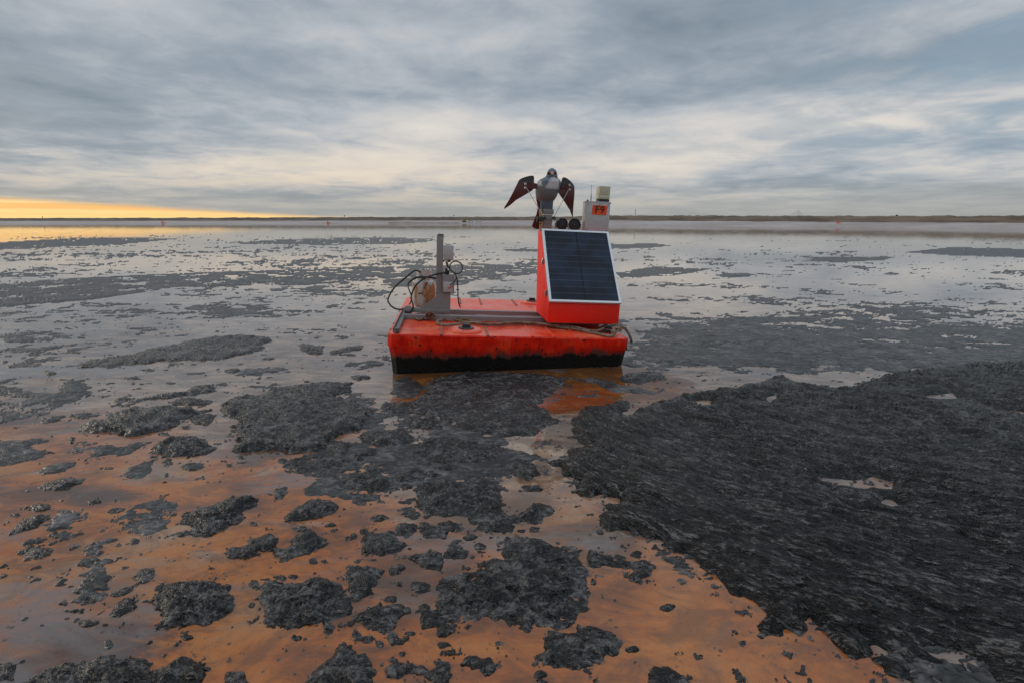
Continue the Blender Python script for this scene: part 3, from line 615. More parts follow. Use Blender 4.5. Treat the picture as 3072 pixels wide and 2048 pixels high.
# foreground clumps, seen from above on the orange water
fg = [
 ('5', [(500, 150), (540, 120), (640, 110), (690, 80), (770, 90), (830, 100), (920, 80), (1000, 80), (1090, 120), (1110, 190), (1110, 270), (1140, 320), (1190, 340), (1270, 320), (1330, 265), (1420, 280), (1450, 310), (1370, 380), (1240, 370), (1200, 400), (1200, 440), (1090, 475), (980, 460), (930, 420), (940, 390), (870, 380), (860, 340), (730, 330), (600, 330), (530, 300), (520, 200)], .055, 'big black central clump with a curved tail to the right'),
 ('5', [(1080, 530), (1120, 480), (1200, 470), (1350, 490), (1460, 540), (1560, 555), (1660, 570), (1650, 680), (1680, 800), (1670, 900), (1690, 990), (1640, 1010), (1600, 1080), (1540, 1130), (1430, 1110), (1280, 1080), (1180, 1090), (1090, 1050), (950, 1045), (830, 1060), (740, 1050), (690, 1000), (650, 930), (660, 850), (720, 760), (830, 720), (960, 715), (930, 690), (950, 640), (1030, 605), (1110, 610), (1080, 560)], .04, 'largest foreground sludge slab, smooth grey, near the picture centre'),
 ('5', [(1420, 1200), (1440, 1150), (1530, 1150), (1640, 1110), (1720, 1100), (1820, 1130), (1920, 1190), (1940, 1240), (1920, 1310), (1780, 1360), (1690, 1400), (1600, 1410), (1540, 1385), (1400, 1380), (1345, 1350), (1345, 1310), (1400, 1280), (1440, 1265)], .055, 'thick oval clump on orange water below the largest slab'),
 ('5', [(1680, 640), (1710, 580), (1800, 590), (1850, 630), (1930, 630), (2010, 650), (2090, 640), (2150, 690), (2130, 740), (2060, 800), (1980, 780), (1980, 750), (2020, 720), (1940, 715), (1850, 680), (1780, 700), (1700, 690)], .055, 'bent black clump between the largest slab and the huge right mat'),
 ('5', [(120, 590), (120, 550), (150, 490), (200, 460), (350, 450), (400, 500), (460, 540), (420, 590), (280, 610)], .045, 'fan shaped grey clump left of the central group'),
 ('5', [(370, 430), (400, 390), (450, 375), (520, 400), (510, 470), (440, 490), (390, 470)], .05, 'round dark clump above the fan shaped one'),
 ('5', [(530, 440), (570, 405), (640, 410), (690, 400), (740, 440), (720, 490), (640, 490), (570, 480)], .055, 'very black clump under the big central one'),
 ('5', [(650, 390), (740, 375), (830, 400), (820, 430), (760, 450), (730, 420)], .03, 'low grey clump beside the very black one'),
 ('5', [(460, 630), (510, 600), (580, 595), (620, 570), (690, 590), (680, 620), (700, 680), (700, 735), (630, 710), (540, 680)], .045, 'pointed triangular clump above the largest slab'),
 ('5', [(700, 590), (750, 570), (830, 545), (880, 580), (870, 620), (780, 640), (710, 630)], .05, 'rounded clump right of the triangular one'),
 ('5', [(910, 540), (950, 520), (1010, 540), (980, 570), (920, 570)], .035, 'small dark clump above the left corner of the largest slab'),
 ('5', [(830, 485), (880, 460), (940, 475), (920, 505), (860, 515)], .03, 'small grey clump under the big central clump'),
 ('5', [(0, 750), (40, 680), (110, 670), (170, 690), (240, 680), (290, 720), (250, 790), (210, 840), (220, 870), (110, 910), (80, 880), (60, 830), (20, 790)], .055, 'jagged black clump left of the largest slab'),
 ('5', [(330, 710), (360, 690), (400, 660), (425, 700), (400, 740), (340, 740)], .03, 'small grey lump right of the jagged clump'),
 ('5', [(480, 850), (490, 800), (540, 790), (610, 820), (610, 860), (540, 880)], .05, 'stubby clump touching nothing left of the largest slab'),
 ('5', [(80, 1070), (100, 1020), (190, 990), (260, 940), (330, 960), (430, 945), (430, 1020), (380, 1090), (300, 1140), (240, 1120), (150, 1115)], .05, 'broad wedge shaped clump below the jagged one'),
 ('5', [(540, 960), (580, 945), (620, 990), (660, 980), (740, 1070), (775, 1130), (720, 1165), (660, 1150), (650, 1120), (570, 1110), (550, 1040)], .045, 'slanting narrow clump hugging the lower left of the largest slab'),
 ('5', [(300, 1170), (330, 1140), (400, 1160), (470, 1180), (420, 1220), (350, 1230)], .04, 'small ragged clump under the wedge shaped one'),
 ('5', [(300, 1410), (320, 1370), (420, 1340), (480, 1350), (570, 1370), (580, 1420), (540, 1450), (470, 1440), (380, 1460), (310, 1450)], .055, 'twin lobed black clump at the bottom edge'),
 ('5', [(590, 1435), (650, 1390), (680, 1330), (740, 1335), (760, 1390), (775, 1450), (760, 1520), (620, 1520)], .05, 'skittle shaped clump at the bottom edge'),
 ('5', [(805, 1365), (840, 1320), (930, 1310), (1020, 1310), (1050, 1350), (1075, 1390), (1040, 1440), (1000, 1430), (990, 1390), (900, 1400), (830, 1390)], .05, 'hooked clump near the bottom edge'),
 ('5', [(2120, 1420), (2150, 1350), (2230, 1370), (2300, 1400), (2352, 1420), (2420, 1520), (2140, 1520)], .055, 'black clump cut by the bottom edge under the right mat'),
 ('5', [(-60, 1300), (-20, 1230), (60, 1230), (110, 1270), (90, 1300), (180, 1290), (240, 1320), (245, 1400), (230, 1560), (-280, 1560), (-240, 1440), (-130, 1340)], .06, 'large black clump cut by the bottom edge left of the twin lobed one'),
 ('4', [(1050, 930), (1090, 880), (1150, 830), (1220, 790), (1310, 785), (1420, 795), (1560, 810), (1630, 810), (1620, 900), (1590, 1000), (1560, 1030), (1480, 1070), (1400, 1080), (1340, 1070), (1240, 1090), (1140, 1120), (1080, 1110), (1110, 1060), (1070, 1000)], .055, 'shield shaped dark clump on orange water at lower left'),
 ('4', [(1775, 920), (1810, 870), (1820, 800), (1950, 805), (2090, 815), (2150, 760), (2270, 760), (2340, 820), (2392, 880), (2442, 950), (2432, 1010), (2352, 1050), (2310, 1060), (2330, 1100), (2270, 1165), (2230, 1140), (2220, 1090), (2150, 1090), (2060, 1080), (1930, 1110), (1810, 1110), (1830, 1060), (1790, 1000)], .045, 'grey slab with a black right lobe beside the shield shaped clump'),
 ('4', [(1530, 600), (1560, 560), (1680, 540), (1700, 500), (1850, 455), (1930, 490), (1900, 550), (1790, 580), (1780, 610), (1700, 640), (1560, 630)], .05, 'knobbly narrow clump above the grey slab'),
 ('4', [(1870, 580), (1990, 540), (2020, 480), (2150, 430), (2190, 480), (2265, 495), (2230, 560), (2150, 600), (2040, 630), (1930, 660), (1920, 620)], .05, 'diamond shaped clump above the grey slab'),
 ('4', [(1230, 380), (1290, 300), (1400, 270), (1500, 240), (1590, 205), (1650, 225), (1770, 225), (1780, 260), (1680, 310), (1690, 350), (1600, 400), (1470, 480), (1360, 480), (1300, 410)], .05, 'long folded dark clump at left above the shield shaped one'),
 ('4', [(1150, 470), (1230, 440), (1330, 440), (1310, 480), (1200, 485)], .04, 'small dark sliver under the folded left clump'),
 ('4', [(1950, 350), (2010, 290), (2090, 260), (2130, 230), (2230, 230), (2320, 240), (2330, 290), (2250, 330), (2170, 360), (2080, 380), (1980, 380)], .045, 'elongated black clump left of the big central one'),
 ('4', [(1890, 190), (1900, 150), (1970, 135), (1990, 170), (1940, 220), (1890, 220)], .045, 'small black nugget above the elongated clump'),
 ('4', [(150, 1488), (330, 1430), (470, 1350), (600, 1340), (700, 1300), (860, 1310), (880, 1340), (1000, 1320), (1070, 1340), (1060, 1370), (1170, 1370), (1260, 1330), (1350, 1340), (1380, 1380), (1400, 1430), (1440, 1560), (120, 1560)], .055, 'wide dark mat along the bottom edge at left'),
 ('4', [(1530, 1520), (1560, 1410), (1680, 1410), (1740, 1520)], .05, 'small black clump at the bottom edge right of the wide left mat'),
 ('4', [(-60, 1330), (80, 1340), (140, 1350), (110, 1400), (90, 1460), (-60, 1520)], .035, 'grey clump in the bottom left corner'),
 ('4', [(740, 1020), (780, 960), (850, 910), (945, 895), (940, 970), (900, 1000), (830, 1030), (750, 1035)], .045, 'oval clump left of the shield shaped one'),
 ('4', [(750, 895), (800, 850), (900, 825), (915, 850), (860, 880), (780, 905)], .035, 'slim lens shaped clump above the oval left one'),
 ('4', [(570, 930), (650, 860), (740, 860), (700, 910), (640, 950)], .035, 'leftmost of the three slim clumps beside the shield shaped one'),
 ('4', [(910, 770), (960, 710), (1060, 695), (1070, 740), (1040, 790), (970, 815), (930, 790)], .04, 'grey clump with a pale rim above the lens shaped one'),
 ('4', [(125, 580), (180, 545), (300, 545), (370, 570), (350, 610), (260, 620), (190, 640), (150, 610)], .04, 'lone dark clump near the left edge on orange water'),
 ('4', [(260, 140), (330, 100), (450, 75), (590, 75), (560, 110), (430, 160), (300, 165)], .03, 'faint oval clump near the left edge, upper of the left ones'),
 ('4', [(200, 290), (270, 250), (340, 260), (360, 290), (260, 315)], .022, 'dull grey clump above the slanting left streak'),
 ('4', [(60, 470), (90, 420), (120, 400), (160, 360), (330, 320), (350, 350), (240, 420)], .03, 'slanting dark streak near the left edge'),
]
for reg, pts, T, lab in fg: sludge(reg, pts, 'lump', T * .7, lab, PATCH, name='sludge_clump', cat='sludge clump')
sludge('4', [(750, 370), (900, 280), (1100, 200), (1230, 260), (1200, 330), (1120, 430), (1000, 480), (860, 430)], 'film', .012, 'rippled grey film left of the folded dark clump', broken=.28)
sludge('8', [(60, 280), (200, 330), (420, 420), (700, 480), (1100, 600), (1350, 640), (1560, 640), (1620, 760), (1560, 860), (1300, 900), (1100, 850), (820, 930), (560, 960), (300, 1040), (-80, 1010), (-160, 820), (-60, 600), (40, 480)], 'film', .010, 'thin grey scum sheet filling the gaps between the mats in front of the raft', broken=.17)
sludge('F', [(1500, 745), (1700, 725), (1950, 735), (2352, 745), (2600, 760), (2600, 850), (2300, 845), (2050, 838), (1900, 846), (1830, 850), (1700, 858), (1500, 850), (1440, 800)], 'film', .010, 'wide slitted grey scum sheet between the huge right mat and open water', broken=.03)
# far mats
far = [([(-200, 655), (0, 650), (150, 640), (400, 628), (650, 620), (900, 612), (930, 640), (700, 655), (400, 660), (200, 690), (0, 705), (-200, 715)], 'long broad grey mat band stretching from the left edge behind the raft', .30),
       ([(520, 560), (620, 552), (760, 547), (900, 546), (1010, 550), (960, 560), (750, 563)], 'far thin grey mat left of the mast', .45),
       ([(-200, 562), (0, 557), (200, 545), (420, 548), (300, 560), (60, 572), (-200, 580)], 'far dark band under the golden reflection at left', .6),
       ([(870, 640), (950, 615), (1100, 605), (1240, 612), (1250, 630), (1100, 640), (1060, 655), (900, 660)], 'grey mat seen right behind the mast and tank', .35),
       ([(1400, 562), (1500, 559), (1545, 565), (1480, 571), (1400, 572)], 'thin dark mat right behind the solar panel', .9),
       ([(1410, 628), (1500, 612), (1640, 618), (1560, 632), (1430, 640)], 'grey mat right of the solar panel at mid distance', .45),
       ([(1850, 597), (1900, 590), (2060, 590), (2030, 598), (1920, 604)], 'smooth bluish oval mat far off at right', .9),
       ([(2080, 580), (2180, 568), (2352, 572), (2500, 575), (2500, 594), (2352, 592), (2200, 588)], 'smooth pale mat at the far right edge', .8),
       ([(1450, 812), (1490, 785), (1600, 768), (1800, 772), (2000, 790), (2060, 815), (1900, 840), (1700, 848), (1520, 840)], 'flat grey mat right of the raft hull', .42),
       ([(1150, 574), (1200, 571), (1250, 573), (1240, 578), (1180, 578)], 'small far dark sliver left of the solar cabinet', .9),
       ([(1640, 632), (1690, 627), (1740, 630), (1710, 637), (1660, 638)], 'small far grey oval right of the cabinet', .9)]
for pts, lab, br in far: sludge('F', pts, 'film', .02, lab, name='sludge_mat', broken=br)
# small loose lumps, told apart by the big clump or mat they lie beside
def lump_label(reg, cx, cy):
    q = np.array(ground(reg, [(cx, cy)])[0]); best = None
    for rg, pts, T, lab in fg:
        P = np.array(ground(rg, pts)); d = abs(float(poly_sdf(P, q[:1], q[1:])[0]))
        if best is None or d < best[0]: best = (d, lab)
    if q[1] > 4.2: return 'small loose lump among the mats left of the raft'
    words = best[1].replace('large black clump cut by the bottom edge left of the twin lobed one', 'large clump cut off left of the twin lobed one').split()
    return 'small lump beside the ' + ' '.join(words[:12])
lumps = [('5', v) for v in [(405, 810, 28, 24), (110, 650, 22, 12), (85, 480, 32, 20), (160, 445, 38, 18), (125, 240, 48, 30), (268, 235, 22, 14), (480, 330, 50, 32), (260, 350, 58, 28), (1338, 435, 30, 20), (1245, 445, 30, 12), (1735, 785, 24, 20), (870, 695, 16, 12), (905, 620, 16, 14), (110, 1155, 28, 22), (180, 1195, 32, 24), (260, 1220, 26, 16), (485, 1145, 20, 12), (860, 1105, 22, 12), (340, 910, 40, 20), (730, 1225, 70, 18), (2250, 965, 54, 22), (1085, 1215, 24, 12), (2030, 600, 40, 22), (1785, 450, 30, 18), (1370, 1437, 42, 24), (1997, 1258, 34, 24), (790, 520, 16, 10), (470, 560, 14, 9), (1400, 1480, 50, 20), (415, 1290, 22, 12), (20, 290, 20, 14), (450, 130, 36, 22), (975, 585, 26, 12), (210, 640, 44, 10)]]
lumps += [('4', v) for v in [(650, 240, 50, 18), (460, 305, 46, 18), (480, 995, 40, 16), (610, 1080, 58, 28), (745, 1215, 36, 26), (630, 640, 50, 20), (1440, 678, 24, 14), (1755, 815, 36, 30), (1820, 775, 26, 12), (1920, 765, 34, 16), (2020, 755, 36, 18), (1740, 960, 36, 20), (2040, 1180, 26, 14), (20, 750, 26, 14), (1745, 390, 24, 14), (2280, 405, 36, 14), (2080, 430, 60, 22), (700, 770, 50, 28), (930, 510, 50, 20), (530, 545, 32, 14), (800, 300, 60, 18), (2160, 650, 30, 16), (2250, 655, 24, 14), (1280, 1170, 60, 20)]]
lumps += [('6', v) for v in [(340, 1345, 42, 28), (100, 1415, 20, 10), (5, 1535, 18, 26), (600, 1415, 20, 10), (310, 1540, 20, 12)]]
lumps += [('7', v) for v in [(1080, 930, 36, 20), (455, 790, 28, 16), (315, 360, 42, 16), (1735, 270, 34, 8), (1490, 345, 50, 15), (1050, 755, 40, 14), (680, 968, 40, 8), (1810, 925, 36, 14), (1740, 450, 30, 8), (1270, 790, 30, 14), (1970, 415, 26, 6), (1095, 425, 32, 7), (430, 465, 30, 5), (480, 228, 36, 7), (30, 290, 34, 7)]]
for reg, (cx, cy, rx, ry) in lumps:
    n = 9; ph = rng.random() * 6; pts = []
    for i in range(n):
        a = 2 * math.pi * i / n; k = 1 + .22 * math.sin(2 * a + ph) + rng.uniform(-.12, .12)
        pts.append((cx + rx * k * math.cos(a), cy + ry * k * math.sin(a)))
    sludge(reg, pts, 'lump', .022 + .0006 * min(rx, 40), lump_label(reg, cx, cy), 'small loose sludge lumps', ragged=.8, name='sludge_lump', cat='sludge lump')

# drifting scum nobody could count
def scum(x, y):
    big = fbm(x * .11 + 2, y * .16 + 5, 4, 90); mid = fbm(x * .5, y * .75, 5, 95, .6)
    near = sstep(7.5, 3.2, y)
    zone = -.26 + .34 * big + .13 * sstep(-1, -7, x) * sstep(4, 7, y) - .16 * sstep(20, 45, y) - .16 * near
    zone = zone + .36 * sstep(1.0, 3.0, x) * sstep(5.7, 6.5, y) * sstep(10.5, 7.5, y)
    a = mid * .55 + fbm(x * 2.6, y * 3.6, 5, 100, .72) * .50 + zone
    b = fbm(x * 1.3 + 7, y * 1.9, 3, 105) * .5 + fbm(x * 5.5, y * 7.5, 4, 110, .7) * .55 - .52 + .35 * big - .12 * sstep(9, 30, y)
    c = fbm(x * 11, y * 13, 3, 120, .6) - .70 + .25 * mid - .5 * sstep(6, 12, y)
    fr = np.zeros_like(x)
    for P, size in CLUMPS:                               # crumbs and film gather round the clumps
        if P[:, 1].min() > 4.5: continue
        (x0, y0), (x1, y1) = P.min(0) - .25, P.max(0) + .25
        m = (x > x0) & (x < x1) & (y > y0) & (y < y1)
        if m.any(): fr[m] = np.maximum(fr[m], np.exp(-np.maximum(-poly_sdf(P, x[m], y[m]), 0) / .07))
    c = np.maximum(c, fbm(x * 11, y * 13, 5, 140, .72) * .9 - .86 + .46 * fr)
    s = np.maximum(np.maximum(a, b), c * .5)
    s = s - .6 * sstep(55, 95, y)
    return np.where(s > 0, .010 * (1 - np.exp(-np.maximum(s, 0) / .05)) + .004 * np.abs(perlin(x * 18, y * 26, 130)), s * .05)
sc = cut('floating_scum', -1.4 * 100, 1.4 * 100, 1.1, 100, scum, M_FILM)
tag(sc, 'thin broken grey scum flecks drifting over the pond', 'scum', kind='stuff')

# ------------------------------------------------------------------ the raft
raft = thing('monitoring_raft', 'orange box float with tar stained sides carrying the falcon decoy and solar cabinet', 'raft', (0, 0, 0))
W2, L = 1.40, 2.93
def outline(ins, ch, nw=34):
    c = [(-W2 + ins + ch, ins), (W2 - ins - ch, ins), (W2 - ins, ins + ch), (W2 - ins, L - ins - ch), (W2 - ins - ch, L - ins), (-W2 + ins + ch, L - ins), (-W2 + ins, L - ins - ch), (-W2 + ins, ins + ch)]
    out = []
    for i in range(8):
        a, b = c[i], c[(i + 1) % 8]; m = nw if i % 2 == 0 else 3
        for j in range(m): out.append((a[0] + (b[0] - a[0]) * j / m, a[1] + (b[1] - a[1]) * j / m))
    return out
def hull():
    lv = [(0.0, .012, .05), (-.012, .0, .05), (-.07, .002, .05), (-.125, .006, .05), (-.18, .012, .055), (-.24, .020, .06), (-.36, .034, .06), (-.60, .06, .06)]
    vs = []; n = None
    for z, ins, ch in lv:
        o = outline(ins, ch); n = len(o)
        for x, y in o:
            k = 1 if z < -.005 else 0
            d = .010 * float(perlin(x * 2.3 + y, z * 3 + y * 2, 7)) * k + .004 * float(perlin(x * 7, y * 7 + z * 5, 8)) * k
            vs.append((x + (d if abs(x) > 1.3 else 0), y + (d if y < .1 else 0), z + (.004 * float(perlin(x * 5, y * 5, 12)) if z > -.02 else 0)))
    fs = [(i * n + j, (i + 1) * n + j, (i + 1) * n + (j + 1) % n, i * n + (j + 1) % n) for i in range(len(lv) - 1) for j in range(n)]
    b = B(); b.add(vs, fs); return b.build('hull', M_HULL, raft, True)
hull_o = hull()
for sx in (-1, 1):                                                        # rim guards folded round the front corners
    o_ = [(W2 + .006, .34), (W2 + .006, .046), (W2 - .047, -.007), (W2 - .135, -.007)]; i_ = [(W2 - .16, .012), (W2 - .06, .012), (W2 - .012, .06), (W2 - .012, .34)]
    B().prism([(sx * x, y, -.145) for x, y in o_ + i_], (0, 0, .143), .003).build('corner_guard', M_HULL, raft, True)
def deck():
    nx, ny = 60, 62; vs = []; fs = []
    for j in range(ny + 1):
        for i in range(nx + 1):
            x = -W2 + .012 + (2 * W2 - .024) * i / nx; y = .012 + (L - .024) * j / ny
            cx = max(0, abs(x) - (W2 - .062)); cyf = max(0, .062 - y); cyb = max(0, y - (L - .062))
            over = cx + max(cyf, cyb) - .05                               # clip the chamfered corners
            if over > 0: x -= math.copysign(over, x)
            e = min(1, min(W2 - abs(x), y, L - y) / .12)
            z = .001 + e * (.010 * float(perlin(x * 1.9 + 4, y * 1.9, 14)) + .004 * float(perlin(x * 6, y * 6, 15)))
            if e <= .2: z += .004 * float(perlin(x * 5, y * 5, 12))
            vs.append((x, y, z))
    for j in range(ny):
        for i in range(nx): fs.append((j * (nx + 1) + i, j * (nx + 1) + i + 1, (j + 1) * (nx + 1) + i + 1, (j + 1) * (nx + 1) + i))
    return B().add(vs, fs).build('deck', M_DECK, raft, True)
deck()
for u in (-.805, -.275, .245, .505, .775):                                # worn ribs across the front of the deck
    B().box((u - .014, -.004, -.006), (u + .014, .78, .012), .004).build('deck_rib', M_RUST if u < 0 else M_DECK, raft, True)
for u in (-.53, -.20, .36):
    B().box((u - .013, 2.30, -.006), (u + .013, L + .002, .013), .004).build('deck_rib', M_RUST, raft, True)
for u, ht in ((-1.16, .01), (.62, .008)): pass
B().box((-1.405, .26, -.004), (-1.12, .268, .006), .002).build('deck_seam', M_RUST, raft)
B().box((-1.405, .62, -.004), (-1.30, .628, .006), .002).build('deck_seam', M_RUST, raft)
def cap(u, v, s=1.0):
    c = B().lathe((u, v, 0), [(.19 * s, -.01), (.19 * s, .012), (.172 * s, .030), (.12 * s, .034), (.0, .034)], 36).build('filler_ring', M_DECK, raft, True)
    k = B().lathe((u, v, 0), [(.092 * s, .03), (.094 * s, .044), (.080 * s, .050), (.0, .050)], 28); k = k.build('filler_cap', M_BLACK, raft, True)
    B().hexa([(u - .05 * s, v - .028, .049), (u + .05 * s, v - .028, .049), (u + .05 * s, v + .028, .049), (u - .05 * s, v + .028, .049), (u - .046 * s, v - .024, .088), (u + .046 * s, v - .024, .088), (u + .046 * s, v + .024, .088), (u - .046 * s, v + .024, .088)], .005).build('grip', M_BLACK, k, True)
cap(-.515, .26); cap(.655, 2.60)
# steel channel frame bolted to the deck
def channel(lo, hi, axis):
    b = B(); (a, c, d), (e, f, g) = lo, hi; t = .008
    if axis == 'u': b.box((a, c, d), (e, c + t, g)).box((a, f - t, d), (e, f, g)).box((a, c + t, g - t), (e, f - t, g - .001), .001)
    else: b.box((a, c, d), (a + t, f, g)).box((e - t, c, d), (e, f, g)).box((a + t, c + .02, d + .012), (e - t, f, d + .022), .001)
    return b
channel((-1.29, .88, .012), (1.30, .96, .066), 'u').build('front_beam', M_STEEL, raft)
channel((-1.10, 1.32, .012), (1.30, 1.40, .066), 'u').build('rear_beam', M_STEEL, raft)
channel((-1.345, .04, .012), (-1.275, 1.48, .062), 'v').build('side_channel', M_STEELD, raft)
B().box((-1.338, .045, .03), (-1.282, .06, .058), .002).box((-1.325, .035, .012), (-1.295, .05, .03), .002).build('channel_end', M_STEELD, raft)
cl = B(); cl.box((1.12, .30, .004), (1.30, .40, .03), .006).tube([(1.15, .42, .03), (1.20, .36, .075), (1.27, .28, .078), (1.33, .20, .05)], [.012, .026, .026, .014], 12)
cl.build('mooring_cleat', M_BLACK, raft, True)

# ------------------------------------------------------------------ mast with junction boxes
MV = 1.10
mast = thing('steel_mast', 'grey square steel mast with gusset foot at the left of the raft', 'mast', (-.845, MV, .066))
B().box((-.890, MV - .045, .066), (-.804, MV + .045, 1.075), .006).build('post', M_STEEL, mast, True)
B().box((-.878, MV - .05, 1.076), (-.802, MV + .05, 1.092), .002).build('top_plate', M_STEELD, mast)
B().prism([(-1.10, MV - .052, .125), (-.90, MV - .052, .125), (-.70, MV - .052, .125), (-.70, MV - .052, .345), (-.80, MV - .052, .36), (-.815, MV - .052, .36), (-.875, MV - .052, .30)], (0, .010, 0), .002).build('gusset_plate', M_STEEL, mast)
B().box((-1.30, MV - .058, .067), (-.70, MV + .05, .124), .005).build('foot', M_STEEL, mast, True)
B().lathe((-1.245, MV - .060, .098), [(.062, 0), (.062, -.012), (.05, -.02), (.02, -.022), (0, -.022)], 24, 'y').build('foot_disc', M_STEEL, mast, True)
B().box((-.803, MV - .035, .352), (-.70, MV + .02, .50), .004).build('bracket', M_STEEL, mast)
jb = B().box((-.800, MV - .06, .765), (-.672, MV + .04, .955), .014).build('junction_box', M_BOXL, mast, True)
B().tube([(-.737, MV, .953), (-.737, MV, .968)], .03, 16).build('box_cap', M_BOXL, jb, True)
for dx in (-.055, .0, .022): B().tube([(-.74 + dx, MV - .02, .765), (-.74 + dx, MV - .02, .738)], .011, 10).build('cable_gland', M_BLACK, jb, True)
sw = B().box((-.806, MV - .085, .345), (-.655, MV + .02, .575), .006).build('switch_box', M_STEEL, mast, True)
B().box((-.797, MV - .094, .355), (-.668, MV - .0855, .49), .005).build('cover', M_BOXL, sw, True)
B().tube([(-.735, MV - .100, .408), (-.700, MV - .115, .425), (-.672, MV - .10, .445)], .007, 8).build('lever', M_RED, sw, True)
B().tube([(-.76, MV - .03, .575), (-.76, MV - .03, .66)], [.02, .015], 12).tube([(-.735, MV - .03, .575), (-.735, MV - .03, .63)], .013, 10).build('connector', M_BLACK, sw, True)

# ------------------------------------------------------------------ propane tank
TU, TV, TB = -1.062, 1.40, .072
tank = thing('propane_tank', 'rust streaked white propane tank behind the grey mast', 'gas tank', (TU, TV, TB))
tb = B().lathe((TU, TV, TB), [(.02, .022), (.10, .024), (.140, .045), (.158, .085), (.160, .19), (.1625, .193), (.1625, .207), (.160, .21), (.160, .31), (.150, .355), (.122, .385), (.075, .40), (.0, .403)], 40).build('cylinder', M_TANK, tank, True)
B().lathe((TU, TV, TB), [(.118, .0), (.124, .0), (.124, .05), (.118, .05)], 32).build('foot_ring', M_TANK, tank, True)
def collar():
    b = B(); R0, R1 = .098, .104; n = 40
    segs = []
    for i in range(n):
        a0, a1 = 2 * math.pi * i / n, 2 * math.pi * (i + 1) / n; d = math.degrees((a0 + a1) / 2) % 360
        lo, hi = .385, .52
        if 232 < d < 262: rngs = [(.385, .42), (.485, .52)]
        elif 150 < d < 210: rngs = [(.385, .415), (.49, .52)]
        elif 262 <= d < 272: rngs = [(.385, .52)]
        elif 40 < d < 110: rngs = [(.385, .425)]
        else: rngs = [(lo, hi)]
        for l, h in rngs:
            P = [(TU + r * math.cos(a), TV + r * math.sin(a), TB + z) for z in (l, h) for r, a in ((R0, a0), (R1, a0), (R1, a1), (R0, a1))]
            b.hexa([P[0], P[1], P[2], P[3], P[4], P[5], P[6], P[7]])
    return b
B().tube([(TU, TV, TB + .40), (TU, TV, TB + .455)], .022, 12).tube([(TU - .05, TV - .03, TB + .44), (TU + .02, TV, TB + .44)], .018, 10).lathe((TU, TV, TB + .455), [(.028, 0), (.03, .012), (.026, .024), (0, .024)], 14).build('valve', M_STEELD, tank, True)
collar().build('valve_guard', M_TANK, tank)

# hoses and cables; the traced lines lie on upright planes through the mast and tank
R2 = lambda x, y, v: on_raft(x / 4.9 + 1130, y / 4.9 + 680, 1, v)
def cable(name, pts, r, label, mat=M_RUBBER, cat='cable', group=None):
    P = [R2(*p) for p in pts]; o = thing(name, label, cat, tuple(P[0]), group)
    B().tube(spline(P, 10), r, 8).build('sheath', mat, o, True); return o
cable('gas_hose', [(700, 690, 1.38), (640, 668, 1.30), (560, 650, 1.24), (440, 740, 1.22), (260, 900, 1.18), (168, 1060, 1.12), (190, 1140, 1.08), (260, 1200, 1.04), (340, 1218, 1.03), (400, 1212, 1.05)], .011, 'black gas hose looping out left of the propane tank', cat='hose')
cable('power_cable', [(1020, 678, 1.06), (960, 685, 1.03), (870, 702, 1.03), (780, 728, 1.10), (700, 765, 1.16), (640, 805, 1.18), (580, 862, 1.18), (530, 950, 1.16), (505, 1050, 1.10), (528, 1130, 1.06), (535, 1190, 1.03), (510, 1240, 1.02), (470, 1258, 1.02), (410, 1250, 1.01)], .011, 'thick black cable arching from the switch box across the tank')
cable('tank_strap', [(465, 832, 1.36), (510, 790, 1.26), (580, 752, 1.22), (700, 742, 1.22), (800, 750, 1.22), (875, 766, 1.25)], .014, 'black strap lying over the shoulder of the tank', cat='strap')
cable('thin_cable', [(475, 828, 1.3), (458, 870, 1.27), (478, 930, 1.22), (500, 990, 1.19), (512, 1060, 1.15), (500, 1110, 1.13), (478, 1150, 1.12)], .009, 'thin black cable hanging down the left of the tank')
cable('coiled_cable', [(1020, 500, 1.08), (1030, 560, 1.06), (1060, 610, 1.05), (1110, 662, 1.05), (1180, 694, 1.06), (1238, 668, 1.07), (1260, 600, 1.07), (1232, 540, 1.07), (1170, 511, 1.06), (1110, 526, 1.05), (1076, 580, 1.04), (1090, 640, 1.03), (1140, 690, 1.03), (1175, 750, 1.03), (1188, 830, 1.03), (1194, 940, 1.05), (1197, 1060, 1.10), (1210, 1140, 1.2), (1232, 1192, 1.3)], .0085, 'black cable with a round loop right of the mast')
cable('switch_cable', [(1050, 500, 1.08), (1042, 560, 1.05), (1062, 600, 1.04), (1095, 650, 1.02), (1150, 700, 1.01), (1168, 745, 1.0), (1150, 800, 1.0), (1110, 842, 1.0), (1080, 858, 1.0)], .0065, 'thin black lead from junction box down to the red lever')

